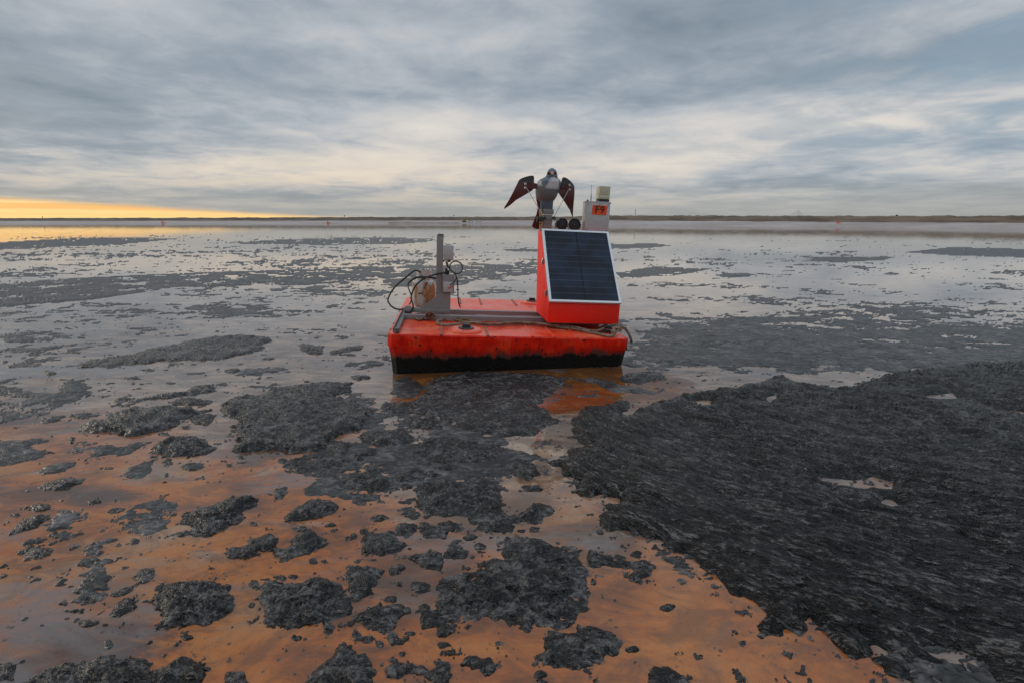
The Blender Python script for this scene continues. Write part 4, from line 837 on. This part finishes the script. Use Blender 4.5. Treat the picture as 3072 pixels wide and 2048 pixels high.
# ------------------------------------------------------------------ ropes
def rope(name, paths, r, label, mats):
    ps = [[on_raft(x / s + ox, y / s + oy, 2, wz) for (s, ox, oy, x, y, wz) in path] for path in paths]
    o = thing(name, label, 'rope', tuple(ps[0][0]))
    for P, m in zip(ps, mats): B().tube(spline(P, 10), r, 10).build('strand', m, o, True)
    return o
a4 = lambda *L: [(5.8, 1130, 860, x, y, z) for x, y, z in L]
a5 = lambda *L: [(5.6, 1500, 860, x, y, z) for x, y, z in L]
rope('mooring_rope', [a4((1000, 550, .02), (1080, 552, .02), (1180, 545, .022), (1300, 552, .022), (1420, 590, .022), (1560, 618, .022), (1720, 632, .022), (1900, 656, .022), (2060, 660, .022), (2200, 650, .022)) + a5((60, 626, .022), (240, 618, .022), (420, 620, .022), (600, 628, .022), (800, 648, .022), (1000, 682, .022), (1200, 706, .022), (1400, 742, .022), (1600, 782, .022), (1760, 815, .024), (1860, 828, .024), (1915, 800, .035), (1925, 740, .07), (1900, 690, .09)),
                      a4((1300, 536, .03), (1180, 562, .022), (1080, 590, .022), (1050, 612, .022), (1075, 640, .022), (1150, 662, .022), (1290, 662, .022), (1420, 645, .024), (1540, 628, .036), (1700, 618, .044), (1850, 640, .044), (2010, 648, .044), (2180, 640, .044)) + a5((50, 610, .044), (260, 600, .044), (460, 604, .044), (700, 622, .044), (900, 650, .044), (1100, 660, .03), (1300, 694, .03), (1480, 738, .026), (1620, 745, .03), (1740, 705, .05), (1870, 658, .08), (1960, 640, .10), (2040, 672, .10), (2110, 700, .10))],
     .0165, 'long weathered rope lying along the front of the deck to the cleat', [M_ROPE, M_ROPE])
rope('knotted_rope', [a4((850, 535, .03), (800, 555, .022), (740, 572, .02), (685, 552, .02), (668, 520, .02), (690, 492, .02), (740, 484, .02), (790, 505, .02), (830, 530, .03), (880, 520, .05), (930, 490, .075), (960, 465, .10), (920, 450, .12), (870, 460, .11), (880, 500, .06), (930, 535, .04), (985, 520, .06), (992, 480, .09), (950, 470, .07), (900, 520, .05), (940, 545, .03), (1010, 552, .022))], .0165, 'knotted loop of pale rope in front of the mast', [M_ROPE])
rope('yellow_rope', [a4((1340, 548, .03), (1420, 556, .034), (1500, 566, .040), (1580, 578, .040), (1660, 590, .034), (1710, 596, .024))], .014, 'short yellow rope end lying beside the weathered rope', [M_ROPEY])
rope('trailing_rope', [a5((1880, 770, .05), (1930, 700, .09), (1990, 665, .10), (2050, 685, .09), (2110, 715, .06), (2150, 765, .03), (2180, 830, -.01), (2200, 885, -.05), (2212, 935, -.09))], .016, 'rope end trailing over the right edge of the raft', [M_ROPE])
rope('tied_rope', [a5((1960, 650, .11), (2010, 700, .10), (1950, 760, .06), (1890, 800, .03), (1900, 740, .06), (1980, 690, .11), (2040, 720, .09), (2010, 760, .06))], .013, 'green tinged rope wrapped round the mooring cleat', [M_ROPE])

# ------------------------------------------------------------------ solar cabinet
CU0, CU1 = .497, 1.415
cab = thing('solar_cabinet', 'orange sloping cabinet with a dark solar panel on its face', 'cabinet', (.955, .9, .085))
prof = [(.46, .085), (.46, .325), (1.255, 1.185), (1.50, 1.185), (1.30, .085)]
B().prism([(CU0, v, z) for v, z in prof], (CU1 - CU0, 0, 0), .008).build('housing', M_CAB, cab, True)
B().box((CU0 + .03, .52, .066), (CU1 - .03, .60, .0845), .003).box((CU0 + .03, 1.16, .066), (CU1 - .03, 1.26, .0845), .003).build('skid', M_STEELD, cab)
B().box((CU0 + .03, 1.24, 1.186), (CU1 + .015, 1.50, 1.2), .003).build('top_plate', M_CAB, cab)
# panel on the slope
p0, p1 = Vector((0, .445, .335)), Vector((0, 1.24, 1.195)); sl = (p1 - p0); sn = Vector((0, -sl.z, sl.y)).normalized()
def slope(u, t, h): return Vector((u, 0, 0)) + p0 + sl * t + sn * h
pu0, pu1 = .497, 1.418
def slab(b, u0, u1, t0, t1, h0, h1, c=0):
    return b.hexa([slope(u0, t0, h0), slope(u1, t0, h0), slope(u1, t1, h0), slope(u0, t1, h0), slope(u0, t0, h1), slope(u1, t0, h1), slope(u1, t1, h1), slope(u0, t1, h1)], c)
pan = slab(B(), pu0 + .02, pu1 - .02, .02, .98, .006, .026).build('solar_panel', M_BACK, cab)
fr = B(); e = .026
slab(fr, pu0, pu1, .0, e, .004, .036, .002); slab(fr, pu0, pu1, 1 - e, 1, .004, .036, .002)
slab(fr, pu0, pu0 + .03, e, 1 - e, .004, .036, .002); slab(fr, pu1 - .03, pu1, e, 1 - e, .004, .036, .002)
fr.build('frame', M_ALU, pan)
NRW = 11; um = (pu0 + pu1) / 2; t0c, t1c = e + .004, 1 - e - .004; dt = (t1c - t0c) / NRW
for r in range(NRW):
    for c in range(2):
        a = pu0 + .034 if c == 0 else um + .010; bq = um - .010 if c == 0 else pu1 - .034
        slab(B(), a, bq, t0c + dt * r + .0022, t0c + dt * (r + 1) - .0022, .0262, .0285).build('cell', M_CELL, pan)
for r in range(1, NRW): slab(B(), pu0 + .032, pu1 - .032, t0c + dt * r - .0014, t0c + dt * r + .0014, .0261, .0275).build('grid_line', M_LINE, pan)
for z, vv in ((.80, .93), (.43, .60)):
    la = B().box((CU0 - .012, vv - .02, z - .03), (CU0, vv + .02, z + .03), .003).build('latch', M_STEELD, cab)
    B().tube([(CU0 - .014, vv + .01, z - .05), (CU0 - .026, vv, z), (CU0 - .014, vv - .012, z + .045)], .008, 8).build('latch_lever', M_CHROME, la, True)

# two horn speakers, control box on the cabinet top
TOPW = 1.20
def speaker(u, v, rz, label, rect):
    o = thing('loudspeaker', label, 'loudspeaker', (u, v, TOPW), 'loudspeakers on the cabinet')
    zc = TOPW + .092
    n = 8 if rect else 14; R = .084
    b = B().lathe((u, v, zc), [(R * .45, .07), (R * .8, .05), (R, .0), (R * 1.02, -.045), (R * .96, -.055), (R * .90, -.055), (R * .86, -.035), (R * .3, -.02), (0, -.02)], n, 'y')
    if rect:
        for q in b.v:
            a = math.pi / 8; x, z = q.x - u, q.z - zc; q.x = u + x * math.cos(a) - z * math.sin(a); q.z = zc + x * math.sin(a) + z * math.cos(a)
    b.build('horn', M_BLACK, o, True)
    B().lathe((u, v - .03, zc), [(R * .84, .0), (R * .80, -.012), (R * .2, -.018), (0, -.018)], n * 2, 'y').build('grille', M_RUBBER, o, True)
    B().lathe((u, v - .048, zc), [(.008, 0), (.006, -.004), (0, -.004)], 10, 'y').build('centre_stud', M_STEELD, o, True)
    P = [(u - .092, v, zc + .01)] + [(u - .092 + .184 * i / 8, v, zc - .01 - .076 * min(1, 3.2 * math.sin(math.pi * i / 8))) for i in range(9)] + [(u + .092, v, zc + .01)]
    B().tube(P, .006, 6).build('yoke', M_STEELD, o, True)
    B().tube([(u, v, TOPW + .001), (u, v, TOPW + .008)], .02, 12).build('foot', M_STEELD, o)
    o.matrix_world = o.matrix_world @ Matrix.Rotation(rz, 4, 'Z')
speaker(.80, 1.42, .25, 'left black loudspeaker with square horn on the cabinet top', True)
speaker(.985, 1.42, -.15, 'right black loudspeaker with round grille on the cabinet top', False)
KU0, KU1, KV = 1.108, 1.452, 1.33
box_o = thing('control_box', 'grey steel box with orange sign and antenna on the cabinet top', 'control box', ((KU0 + KU1) / 2, KV + .08, TOPW))
B().box((KU0, KV, TOPW + .012), (KU1, KV + .17, 1.605), .006).build('case', M_BOXW, box_o, True)
B().box((KU0 - .004, KV - .004, 1.590), (KU1 + .006, KV + .175, 1.612), .004).build('lid', M_BOXW, box_o, True)
B().box((KU0 + .006, KV - .008, TOPW + .02), (KU1 - .006, KV - .0005, 1.584), .003).build('door', M_BOXW, box_o, True)
for du, z in ((.03, .03), (.314, .03), (.03, .37), (.31, .37), (.19, .372)):
    B().lathe((KU0 + du, KV - .008, TOPW + z), [(.008, 0), (.007, -.004), (0, -.004)], 10, 'y').build('screw', M_STEELD, box_o, True)
B().tube([(KU0 + .018, KV - .002, 1.612), (KU0 + .018, KV - .002, 1.628)], .012, 10).build('corner_bolt', M_STEELD, box_o)
sg = B().hexa([(1.197, KV - .013, 1.437), (1.400, KV - .013, 1.437), (1.400, KV - .0085, 1.437), (1.197, KV - .0085, 1.437), (1.200, KV - .013, 1.562), (1.408, KV - .013, 1.562), (1.408, KV - .0085, 1.562), (1.200, KV - .0085, 1.562)]).build('sign', M_SIGN, box_o)
cu = bpy.data.curves.new('lettering', 'FONT'); cu.body = 'F9'; cu.size = .135; cu.align_x = 'CENTER'; cu.align_y = 'CENTER'; cu.extrude = .0006; cu.offset = .0028; cu.space_character = 1.12
tmp = bpy.data.objects.new('lettering_curve', cu); me = bpy.data.meshes.new_from_object(tmp); bpy.data.objects.remove(tmp)
tx = bpy.data.objects.new('lettering', me); me.materials.append(M_INK); link(tx, sg)
oo = Vector(box_o['org']); tx.location = Vector((1.302, KV - .0148, 1.500)) - oo; tx.rotation_euler = (math.pi / 2, 0, 0)
B().tube([(1.190, KV + .07, 1.613), (1.190, KV + .07, 1.68), (1.186, KV + .07, 1.72), (1.183, KV + .07, 1.815)], [.008, .006, .003, .0022], 8).tube([(1.183, KV + .07, 1.81), (1.183, KV + .07, 1.825)], .004, 6).build('antenna', M_BLACK, box_o, True)
lamp = thing('warning_lamp', 'cream plastic lamp with black base on top of the control box', 'lamp', (1.352, KV + .08, 1.613))
B().box((1.285, KV + .005, 1.6135), (1.435, KV + .16, 1.645), .008).build('base', M_BLACK, lamp, True)
lb = B().hexa([(1.268, KV, 1.646), (1.432, KV, 1.646), (1.432, KV + .16, 1.646), (1.268, KV + .16, 1.646), (1.274, KV, 1.70), (1.434, KV, 1.70), (1.434, KV + .16, 1.70), (1.274, KV + .16, 1.70)], .008).build('skirt', M_CREAM, lamp, True)
B().box((1.281, KV + .006, 1.701), (1.432, KV + .154, 1.818), .006).build('lens', M_CREAM, lamp, True)
for i in range(5): B().box((1.279, KV + .003, 1.712 + .021 * i), (1.434, KV + .157, 1.718 + .021 * i), .002).build('lens_rib', M_CREAM, lamp, True)

# ------------------------------------------------------------------ falcon decoy
FV = 1.42
R1 = lambda x, y, v=FV: on_raft(x / 5.227 + 1480, y / 5.227 + 480, 1, v)
fal = thing('falcon_decoy', 'plastic falcon decoy with spread dark wings on a pole', 'bird decoy', (.60, FV, TOPW))
rings = [(134, 908, 922, 0), (140, 890, 945, 0), (152, 870, 964, 0), (180, 849, 986, 0), (215, 838, 994, 0), (250, 829, 999, .0), (275, 812, 1006, .006), (300, 768, 1032, .014), (325, 722, 1052, .02), (350, 696, 1060, .026), (385, 690, 1060, .03), (430, 672, 1048, .032), (500, 662, 1020, .034), (560, 668, 1000, .036), (610, 684, 972, .04), (650, 716, 940, .044), (682, 748, 922, .046), (690, 770, 900, .046)]
def bird():
    NB, NS = 90, 64
    ys = np.array([r[0] for r in rings], float); q = np.linspace(0, 1, NB) ** 1.0; Y = ys[0] + (ys[-1] - ys[0]) * q
    xl = np.interp(Y, ys, [r[1] for r in rings]); xr = np.interp(Y, ys, [r[2] for r in rings]); dv = np.interp(Y, ys, [r[3] for r in rings])
    ker = np.array([1, 2, 3, 2, 1]) / 9.
    sm = lambda a: np.concatenate([a[:2], np.convolve(a, ker, 'valid'), a[-2:]])
    xl, xr, dv = sm(xl), sm(xr), sm(dv); vs = []; px = []
    for i in range(NB):
        l, r = R1(xl[i], Y[i]), R1(xr[i], Y[i]); c = (l + r) / 2; ru = (r - l).length / 2
        rv = ru * (1.05 if Y[i] < 270 else .86)
        for j in range(NS):
            a = 2 * math.pi * j / NS; fx, fy = math.cos(a), math.sin(a)
            brow = 1 + (.04 * max(0, -fy) ** 2 if 200 < Y[i] < 300 else 0)
            vs.append(c + Vector((ru * fx, rv * fy * brow + dv[i] - .02, 0))); px.append((xl[i] + (xr[i] - xl[i]) * (fx + 1) / 2, Y[i], fy))
    fs = []; mi = []
    for i in range(NB - 1):
        for j in range(NS):
            k = (j + 1) % NS; fs.append((i * NS + j, i * NS + k, (i + 1) * NS + k, (i + 1) * NS + j))
            X, Yp, fy = px[i * NS + j]; jit = 14 * math.sin(X * .23 + Yp * .31) + 9 * math.sin(Yp * .7)
            m = 0
            if fy < .35:
                if Yp > 470 + jit * .5 or (Yp > 420 and X < 800 + jit): m = 2
                left = 885 - (Yp - 270) * .62 + jit
                if 262 < Yp < 455 + jit * .6 and left < X < 1004 and not (Yp < 300 and abs(X - 965) < 20): m = 1
                if X < 735 + jit * .5 and 335 < Yp < 415 + jit: m = 1
                if Yp > 660: m = 0
            mi.append(m)
    fs.append(list(range(NS))); mi.append(0); fs.append([(NB - 1) * NS + j for j in range(NS)]); mi.append(0)
    b = B().add(vs, fs).build('body', [M_SLATE, M_BIB, M_BELLY], fal, True, mi)
    b.data.polygons.foreach_set('use_smooth', [True] * len(b.data.polygons)); return b
body = bird()
hv = FV - .085
for x in (866, 970):
    c = R1(x, 212, hv); B().lathe(c, [(.001, -.018), (.013, -.014), (.019, -.002), (.019, .002), (.013, .014), (.001, .018)], 14, 'y').build('eye', M_EYE, body, True)
c = R1(918, 225, hv)
bk = B().tube([c + Vector((0, .02, .012)), c + Vector((.001, -.012, .010)), c + Vector((.003, -.030, .0)), c + Vector((.005, -.040, -.014))], [.022, .022, .017, .011], 14).build('beak', M_BEAK, body, True)
B().tube([c + Vector((.005, -.038, -.010)), c + Vector((.006, -.042, -.024)), c + Vector((.006, -.036, -.040))], [.012, .009, .002], 10).build('beak_tip', M_BEAKT, bk, True)
def wing(pts, v0, label=None):
    """curved plastic wing: traced outline filled, bowed in depth, given thickness"""
    P = [(p[0], p[1]) for p in pts]; sm = []
    n = len(P)
    for i in range(n):
        a, b, c, d = P[i - 1], P[i], P[(i + 1) % n], P[(i + 2) % n]
        for j in range(4):
            t = j / 4; f = lambda k: .5 * (2 * b[k] + (c[k] - a[k]) * t + (2 * a[k] - 5 * b[k] + 4 * c[k] - d[k]) * t * t + (3 * b[k] - a[k] - 3 * c[k] + d[k]) * t ** 3)
            sm.append((f(0), f(1)))
    bm = bmesh.new(); vv = [bm.verts.new(R1(x, y, v0)) for x, y in sm]; bm.faces.new(vv)
    bmesh.ops.triangulate(bm, faces=bm.faces[:]); bmesh.ops.subdivide_edges(bm, edges=bm.edges[:], cuts=2, use_grid_fill=True)
    r = bmesh.ops.extrude_face_region(bm, geom=bm.faces[:]); bmesh.ops.translate(bm, vec=(0, .012, 0), verts=[g for g in r['geom'] if isinstance(g, bmesh.types.BMVert)])
    ux = [v.co.x for v in bm.verts]; cx = .60
    for v in bm.verts: d = abs(v.co.x - cx); v.co.y += .28 * max(0, d - .14) ** 1.3 + .02 * math.sin(v.co.z * 14)
    bm.verts.ensure_lookup_table(); bm.verts.index_update()
    b = B().add([v.co.copy() for v in bm.verts], [[v.index for v in f.verts] for f in bm.faces]); bm.free()
    return b.build('wing', M_WING, fal, True)
wl = wing([(645, 275), (625, 247), (560, 252), (480, 275), (420, 308), (385, 370), (330, 480), (250, 640), (184, 752), (205, 758), (300, 690), (420, 582), (520, 535), (590, 495), (632, 450), (640, 360)], FV - .01)
wr = wing([(1068, 400), (1085, 300), (1112, 272), (1175, 295), (1240, 350), (1276, 405), (1282, 460), (1274, 600), (1266, 860), (1254, 892), (1225, 810), (1180, 700), (1120, 612), (1045, 540), (1015, 515), (1035, 455)], FV - .01)
for w_, pl in ((wl, [(520, 345), (690, 375), (690, 455), (600, 460), (520, 440)]), (wr, [(1040, 380), (1180, 378), (1190, 440), (1060, 450)])):
    P = [R1(x, y, FV - .032) for x, y in pl]
    B().prism(P, (0, .012, 0), .001).build('hinge_plate', M_WING, w_)
for w_, pts in ((wl, [(508, 378), (505, 440)]), (wr, [(1196, 398), (1198, 468)])):
    for x, y in pts:
        c = R1(x, y, FV - .05); t = [c + Vector((.012 * math.cos(a), 0, .012 * math.sin(a))) for a in [2 * math.pi * i / 12 for i in range(13)]]
        B().tube(t, .0035, 6, False).tube([c, c + Vector((0, .035, 0))], .004, 6).build('eye_bolt', M_CHROME, w_, True)
for a, b in (((525, 450), (795, 905)), ((1175, 482), (957, 890))):
    B().tube([R1(*a, FV - .055), R1(*b, FV - .09)], .0045, 8).build('push_rod', M_CHROME, fal, True)
pa, pb = R1(790, 925, FV - .09), R1(985, 925, FV - .09)
B().tube([pa, pb], .008, 10).build('crank_shaft', M_STEELD, fal, True)
for x, y in ((805, 915), (948, 912)):
    c = R1(x, y, FV - .095); B().lathe(c, [(.006, -.012), (.021, -.012), (.021, .012), (.006, .012)], 16, 'y').build('rod_joint', M_BLACK, fal, True)
q0, q1 = R1(742, 640), R1(924, 775)
B().hexa([(q0.x + .004, FV - .05, q1.z - .02), (q1.x - .004, FV - .05, q1.z - .02), (q1.x - .004, FV + .05, q1.z - .02), (q0.x + .004, FV + .05, q1.z - .02), (q0.x, FV - .05, q0.z + .03), (q1.x, FV - .05, q0.z + .03), (q1.x, FV + .05, q0.z + .03), (q0.x, FV + .05, q0.z + .03)], .008).build('neck_tube', worn('blue_grey_tube', (.085, .105, .15), .5, scale=8), fal, True)
q0, q1 = R1(772, 772), R1(932, 858)
B().box((q0.x, FV - .062, q1.z), (q1.x, FV + .062, q0.z), .006).build('coupling', M_STEEL, fal, True)
q0, q1 = R1(782, 858), R1(905, 1082)
B().box((q0.x, FV - .05, TOPW + .001), (q1.x, FV + .05, q0.z), .005).build('pole', M_STEEL, fal, True)
B().box((q0.x - .02, FV - .07, TOPW), (q1.x + .02, FV + .07, TOPW + .010), .002).build('pole_flange', M_CAB, fal, True)
s0, s1 = R1(722, 775, FV - .03), R1(768, 1280, FV - .03)
B().prism([R1(722, 778, FV - .05), R1(772, 772, FV - .05), R1(775, 1000, FV - .05), R1(766, 1120, FV - .05), R1(742, 1290, FV - .05), R1(722, 1285, FV - .05), R1(728, 1000, FV - .05)], (0, .035, 0), .002).build('wooden_stake', M_WOOD, fal)
m = R1(745, 925, FV - .07)
B().lathe(m, [(.028, -.04), (.032, -.03), (.032, .04), (.02, .05), (0, .05)], 18, 'y').box(m + Vector((-.055, -.02, -.05)), m + Vector((-.02, .03, .03)), .008).build('drive_motor', M_BLACK, fal, True)
B().tube([m + Vector((-.05, -.02, -.055)), m + Vector((-.03, -.03, -.075)), m + Vector((.005, -.03, -.06))], .006, 6).build('motor_lead', M_RUBBER, fal, True)
tl = [R1(x, y, FV + .07) for x, y in [(664, 520), (780, 560), (775, 760), (730, 900), (728, 1060), (720, 1090), (670, 1086), (622, 1062), (608, 1030), (640, 945), (680, 850), (700, 740), (678, 640)]]
B().prism(tl, (0, .022, 0), .004).build('tail', M_WING, fal, True)

# ------------------------------------------------------------------ far shore things
def far_thing(name, label, cat, px, dist, group=None):
    d = sight(px, 664); k = dist / d.y
    o = bpy.data.objects.new(name, None); COL.objects.link(o); o.location = (d.x * k, dist, 0); return tag(o, label, cat, group)
def hit_ground(o):
    dg = bpy.context.evaluated_depsgraph_get(); h, loc, *_ = SC.ray_cast(dg, o.location + Vector((0, 0, 200)), Vector((0, 0, -1)))
    if h: o.location.z = loc.z
M_FLOAT = material('orange_float_far', (.62, .06, .02), .5)
M_YEL = material('yellow_machine', (.34, .21, .04), .6); M_WHT = material('white_vehicle', (.75, .75, .74), .4); M_GLS = material('dark_glass', (.02, .02, .025), .15)
M_PIPE = material('rusty_pipe', (.13, .055, .04), .7)
for px, dist, rz, lab in ((985, 388, .2, 'tiny orange float with upright bird decoy aground on the far left shore'), (489, 392, .5, 'tiny orange float lying on the far shore under the golden sky'), (2516, 172, .1, 'tiny orange float on the far beach at right')):
    o = far_thing('stranded_float', lab, 'raft', px, dist, 'floats stranded on the far shore'); hit_ground(o); o.rotation_euler.z = rz; o.scale = (.42,) * 3 if dist < 300 else (.9,) * 3
    B().hexa([(-1.3, -1.2, -.1), (1.3, -1.2, -.1), (1.3, 1.2, -.1), (-1.3, 1.2, -.1), (-1.4, -1.3, .45), (1.4, -1.3, .45), (1.4, 1.3, .45), (-1.4, 1.3, .45)], .05).build('hull', M_FLOAT, o)
    B().prism([(-.9, -.6, .46), (-.9, .3, .46), (-.9, .3, 1.5), (-.9, .05, 1.5)], (.9, 0, 0), .02).build('cabinet', M_FLOAT, o)
    B().tube([(-.6, .2, 1.5), (-.6, .2, 2.0)], .06, 8).tube([(-.6, .2, 1.95), (-.6, .2, 2.2), (-.6, .2, 2.4)], [.1, .16, .05], 8).build('decoy', M_BLACK, o)
# pipe on trestles with a dredge float at its end
pp = far_thing('discharge_pipe', 'long rusty discharge pipe lying along the far beach behind the raft', 'pipe', 1270, 391); hit_ground(pp)
B().tube([(-26 + i * 2, .4 * math.sin(i * .5), -.02 + .05 * math.sin(i)) for i in range(27)], .30, 10).build('pipe_run', M_PIPE, pp, True)
for i in range(9): B().tube([(-24 + i * 6, .4 * math.sin((2 + i * 6) / 4), -.02), (-23.7 + i * 6, .4 * math.sin((2 + i * 6) / 4), -.02)], .42, 10).build('pipe_joint', M_PIPE, pp)
ex = far_thing('excavator', 'yellow excavator with raised arm on the far beach', 'excavator', 1393, 402); hit_ground(ex); ex.scale = (.72,) * 3
for s in (-1, 1): B().prism([(-2, s * 1.2, 0), (2, s * 1.2, 0), (2.4, s * 1.2, .5), (2, s * 1.2, 1), (-2, s * 1.2, 1), (-2.4, s * 1.2, .5)], (0, s * .5, 0), .05).build('track', M_BLACK, ex)
B().box((-2.2, -1.3, 1.05), (1.4, 1.3, 2.3), .15).build('body', M_YEL, ex)
cb = B().box((.1, -1.2, 2.31), (1.5, -.1, 3.5), .1).build('cab', M_YEL, ex); B().box((.25, -1.23, 2.6), (1.35, -1.201, 3.35), .01).build('window', M_GLS, cb)
B().tube([(1.2, .3, 2.0), (3.0, .3, 5.0), (5.2, .3, 5.2)], [.3, .34, .25], 8).tube([(5.2, .3, 5.3), (6.2, .3, 2.4)], [.26, .18], 8).build('boom', M_YEL, ex)
B().prism([(5.8, -.2, 2.5), (6.6, -.2, 2.3), (6.5, -.2, 1.4), (5.6, -.2, 1.6)], (0, 1, 0), .05).build('bucket', M_BLACK, ex)
def pickup(px, dist, lab):
    o = far_thing('pickup_truck', lab, 'truck', px, dist, 'white trucks on the far shore'); hit_ground(o); o.location.z += .02; o.scale = (.8,) * 3
    B().box((-2.7, -.95, .5), (2.7, .95, 1.15), .12).box((-2.7, -.95, 1.1), (-.6, -.85, 1.4), .02).box((-2.7, .85, 1.1), (-.6, .95, 1.4), .02).build('body', M_WHT, o)
    cb = B().hexa([(-.6, -.92, 1.14), (1.5, -.92, 1.14), (1.5, .92, 1.14), (-.6, .92, 1.14), (-.4, -.8, 1.9), (.8, -.8, 1.9), (.8, .8, 1.9), (-.4, .8, 1.9)], .06).build('cab', M_WHT, o)
    B().hexa([(-.35, -.935, 1.25), (1.15, -.935, 1.25), (1.15, -.90, 1.25), (-.35, -.90, 1.25), (-.25, -.86, 1.75), (.75, -.86, 1.75), (.75, -.83, 1.75), (-.25, -.83, 1.75)]).build('window', M_GLS, cb)
    for x in (-1.7, 1.7):
        for s in (-1, 1): B().lathe((x, s * .88, .4), [(.2, -.12), (.4, -.12), (.4, .12), (.2, .12)], 16, 'y').build('wheel', M_RUBBER, o)
pickup(1412, 404, 'left one of two tiny white trucks on the far shore'); pickup(1436, 406, 'right one of two tiny white trucks on the far shore')
mm = far_thing('radio_mast', 'thin lattice mast on the far bank right of the cabinet', 'mast', 1905, 300); hit_ground(mm)
for a in range(3): B().tube([(.25 * math.cos(a * 2.1), .25 * math.sin(a * 2.1), -.5), (.1 * math.cos(a * 2.1), .1 * math.sin(a * 2.1), 4.2)], .05, 6).build('leg', M_STEELD, mm)
for i in range(6): B().box((-.18, -.18, .4 + i * .65), (.18, .18, .46 + i * .65), .01).build('brace', M_STEELD, mm)
for px, dist, h, lab in ((1035, 445, 1.6, 'dark marker post on the far bank at centre left'), (1362, 450, 1.5, 'dark marker post on the far bank above the pipe'), (130, 452, 1.3, 'dark marker post on the far bank at far left'), (2687, 215, .9, 'dark marker post on the far bank at far right')):
    o = far_thing('marker_post', lab, 'post', px, dist, 'marker posts on the far bank'); hit_ground(o)
    B().box((-.12, -.12, -.3), (.12, .12, h), .01).build('pole', M_BLACK, o); B().box((-.5, -.16, h - .6), (.5, -.121, h), .01).build('board', M_BLACK, o)
# steam rising beyond the right bank
def _steam(dn):
    m = bpy.data.materials.new('steam'); m.use_nodes = True; g = NT(m.node_tree); g.n.clear()
    o = g.new('ShaderNodeOutputMaterial'); v = g.new('ShaderNodeVolumePrincipled'); v.inputs['Color'].default_value = (.98, .94, .9, 1); v.inputs['Density'].default_value = dn
    g.l.new(v.outputs[0], o.inputs['Volume']); return m
M_STEAM = _steam(.03)
def plume(px, dist, blobs, lab):
    o = far_thing('steam_plume', lab, 'steam', px, dist, 'steam plumes beyond the bank'); bm = bmesh.new()
    for x, z, r in blobs:
        s = bmesh.ops.create_icosphere(bm, subdivisions=3, radius=r)
        for v in s['verts']:
            k = 1 + .28 * float(perlin(v.co.x / r * 1.6 + x, v.co.z / r * 1.6 + z, 33)) + .14 * float(perlin(v.co.x / r * 4 + v.co.y / r, v.co.z / r * 4, 34))
            v.co = v.co * k + Vector((x, 0, z))
    me = bpy.data.meshes.new('vapour'); bm.to_mesh(me); bm.free(); me.materials.append(M_STEAM); link(bpy.data.objects.new('vapour', me), o)
plume(2285, 1500, [(-14, 4, 8), (-2, 8, 9), (6, 13, 8), (-10, 0, 8), (2, 2, 9)], 'small cream steam puff above the right bank, left of two')
plume(2395, 1500, [(-20, 6, 10), (-16, 16, 10), (-4, 22, 11), (6, 14, 10), (20, 10, 8), (36, 9, 7), (0, 5, 10), (52, 10, 5)], 'larger cream steam puff above the right bank')
for o in bpy.data.objects:
    if 'org' in o: del o['org']
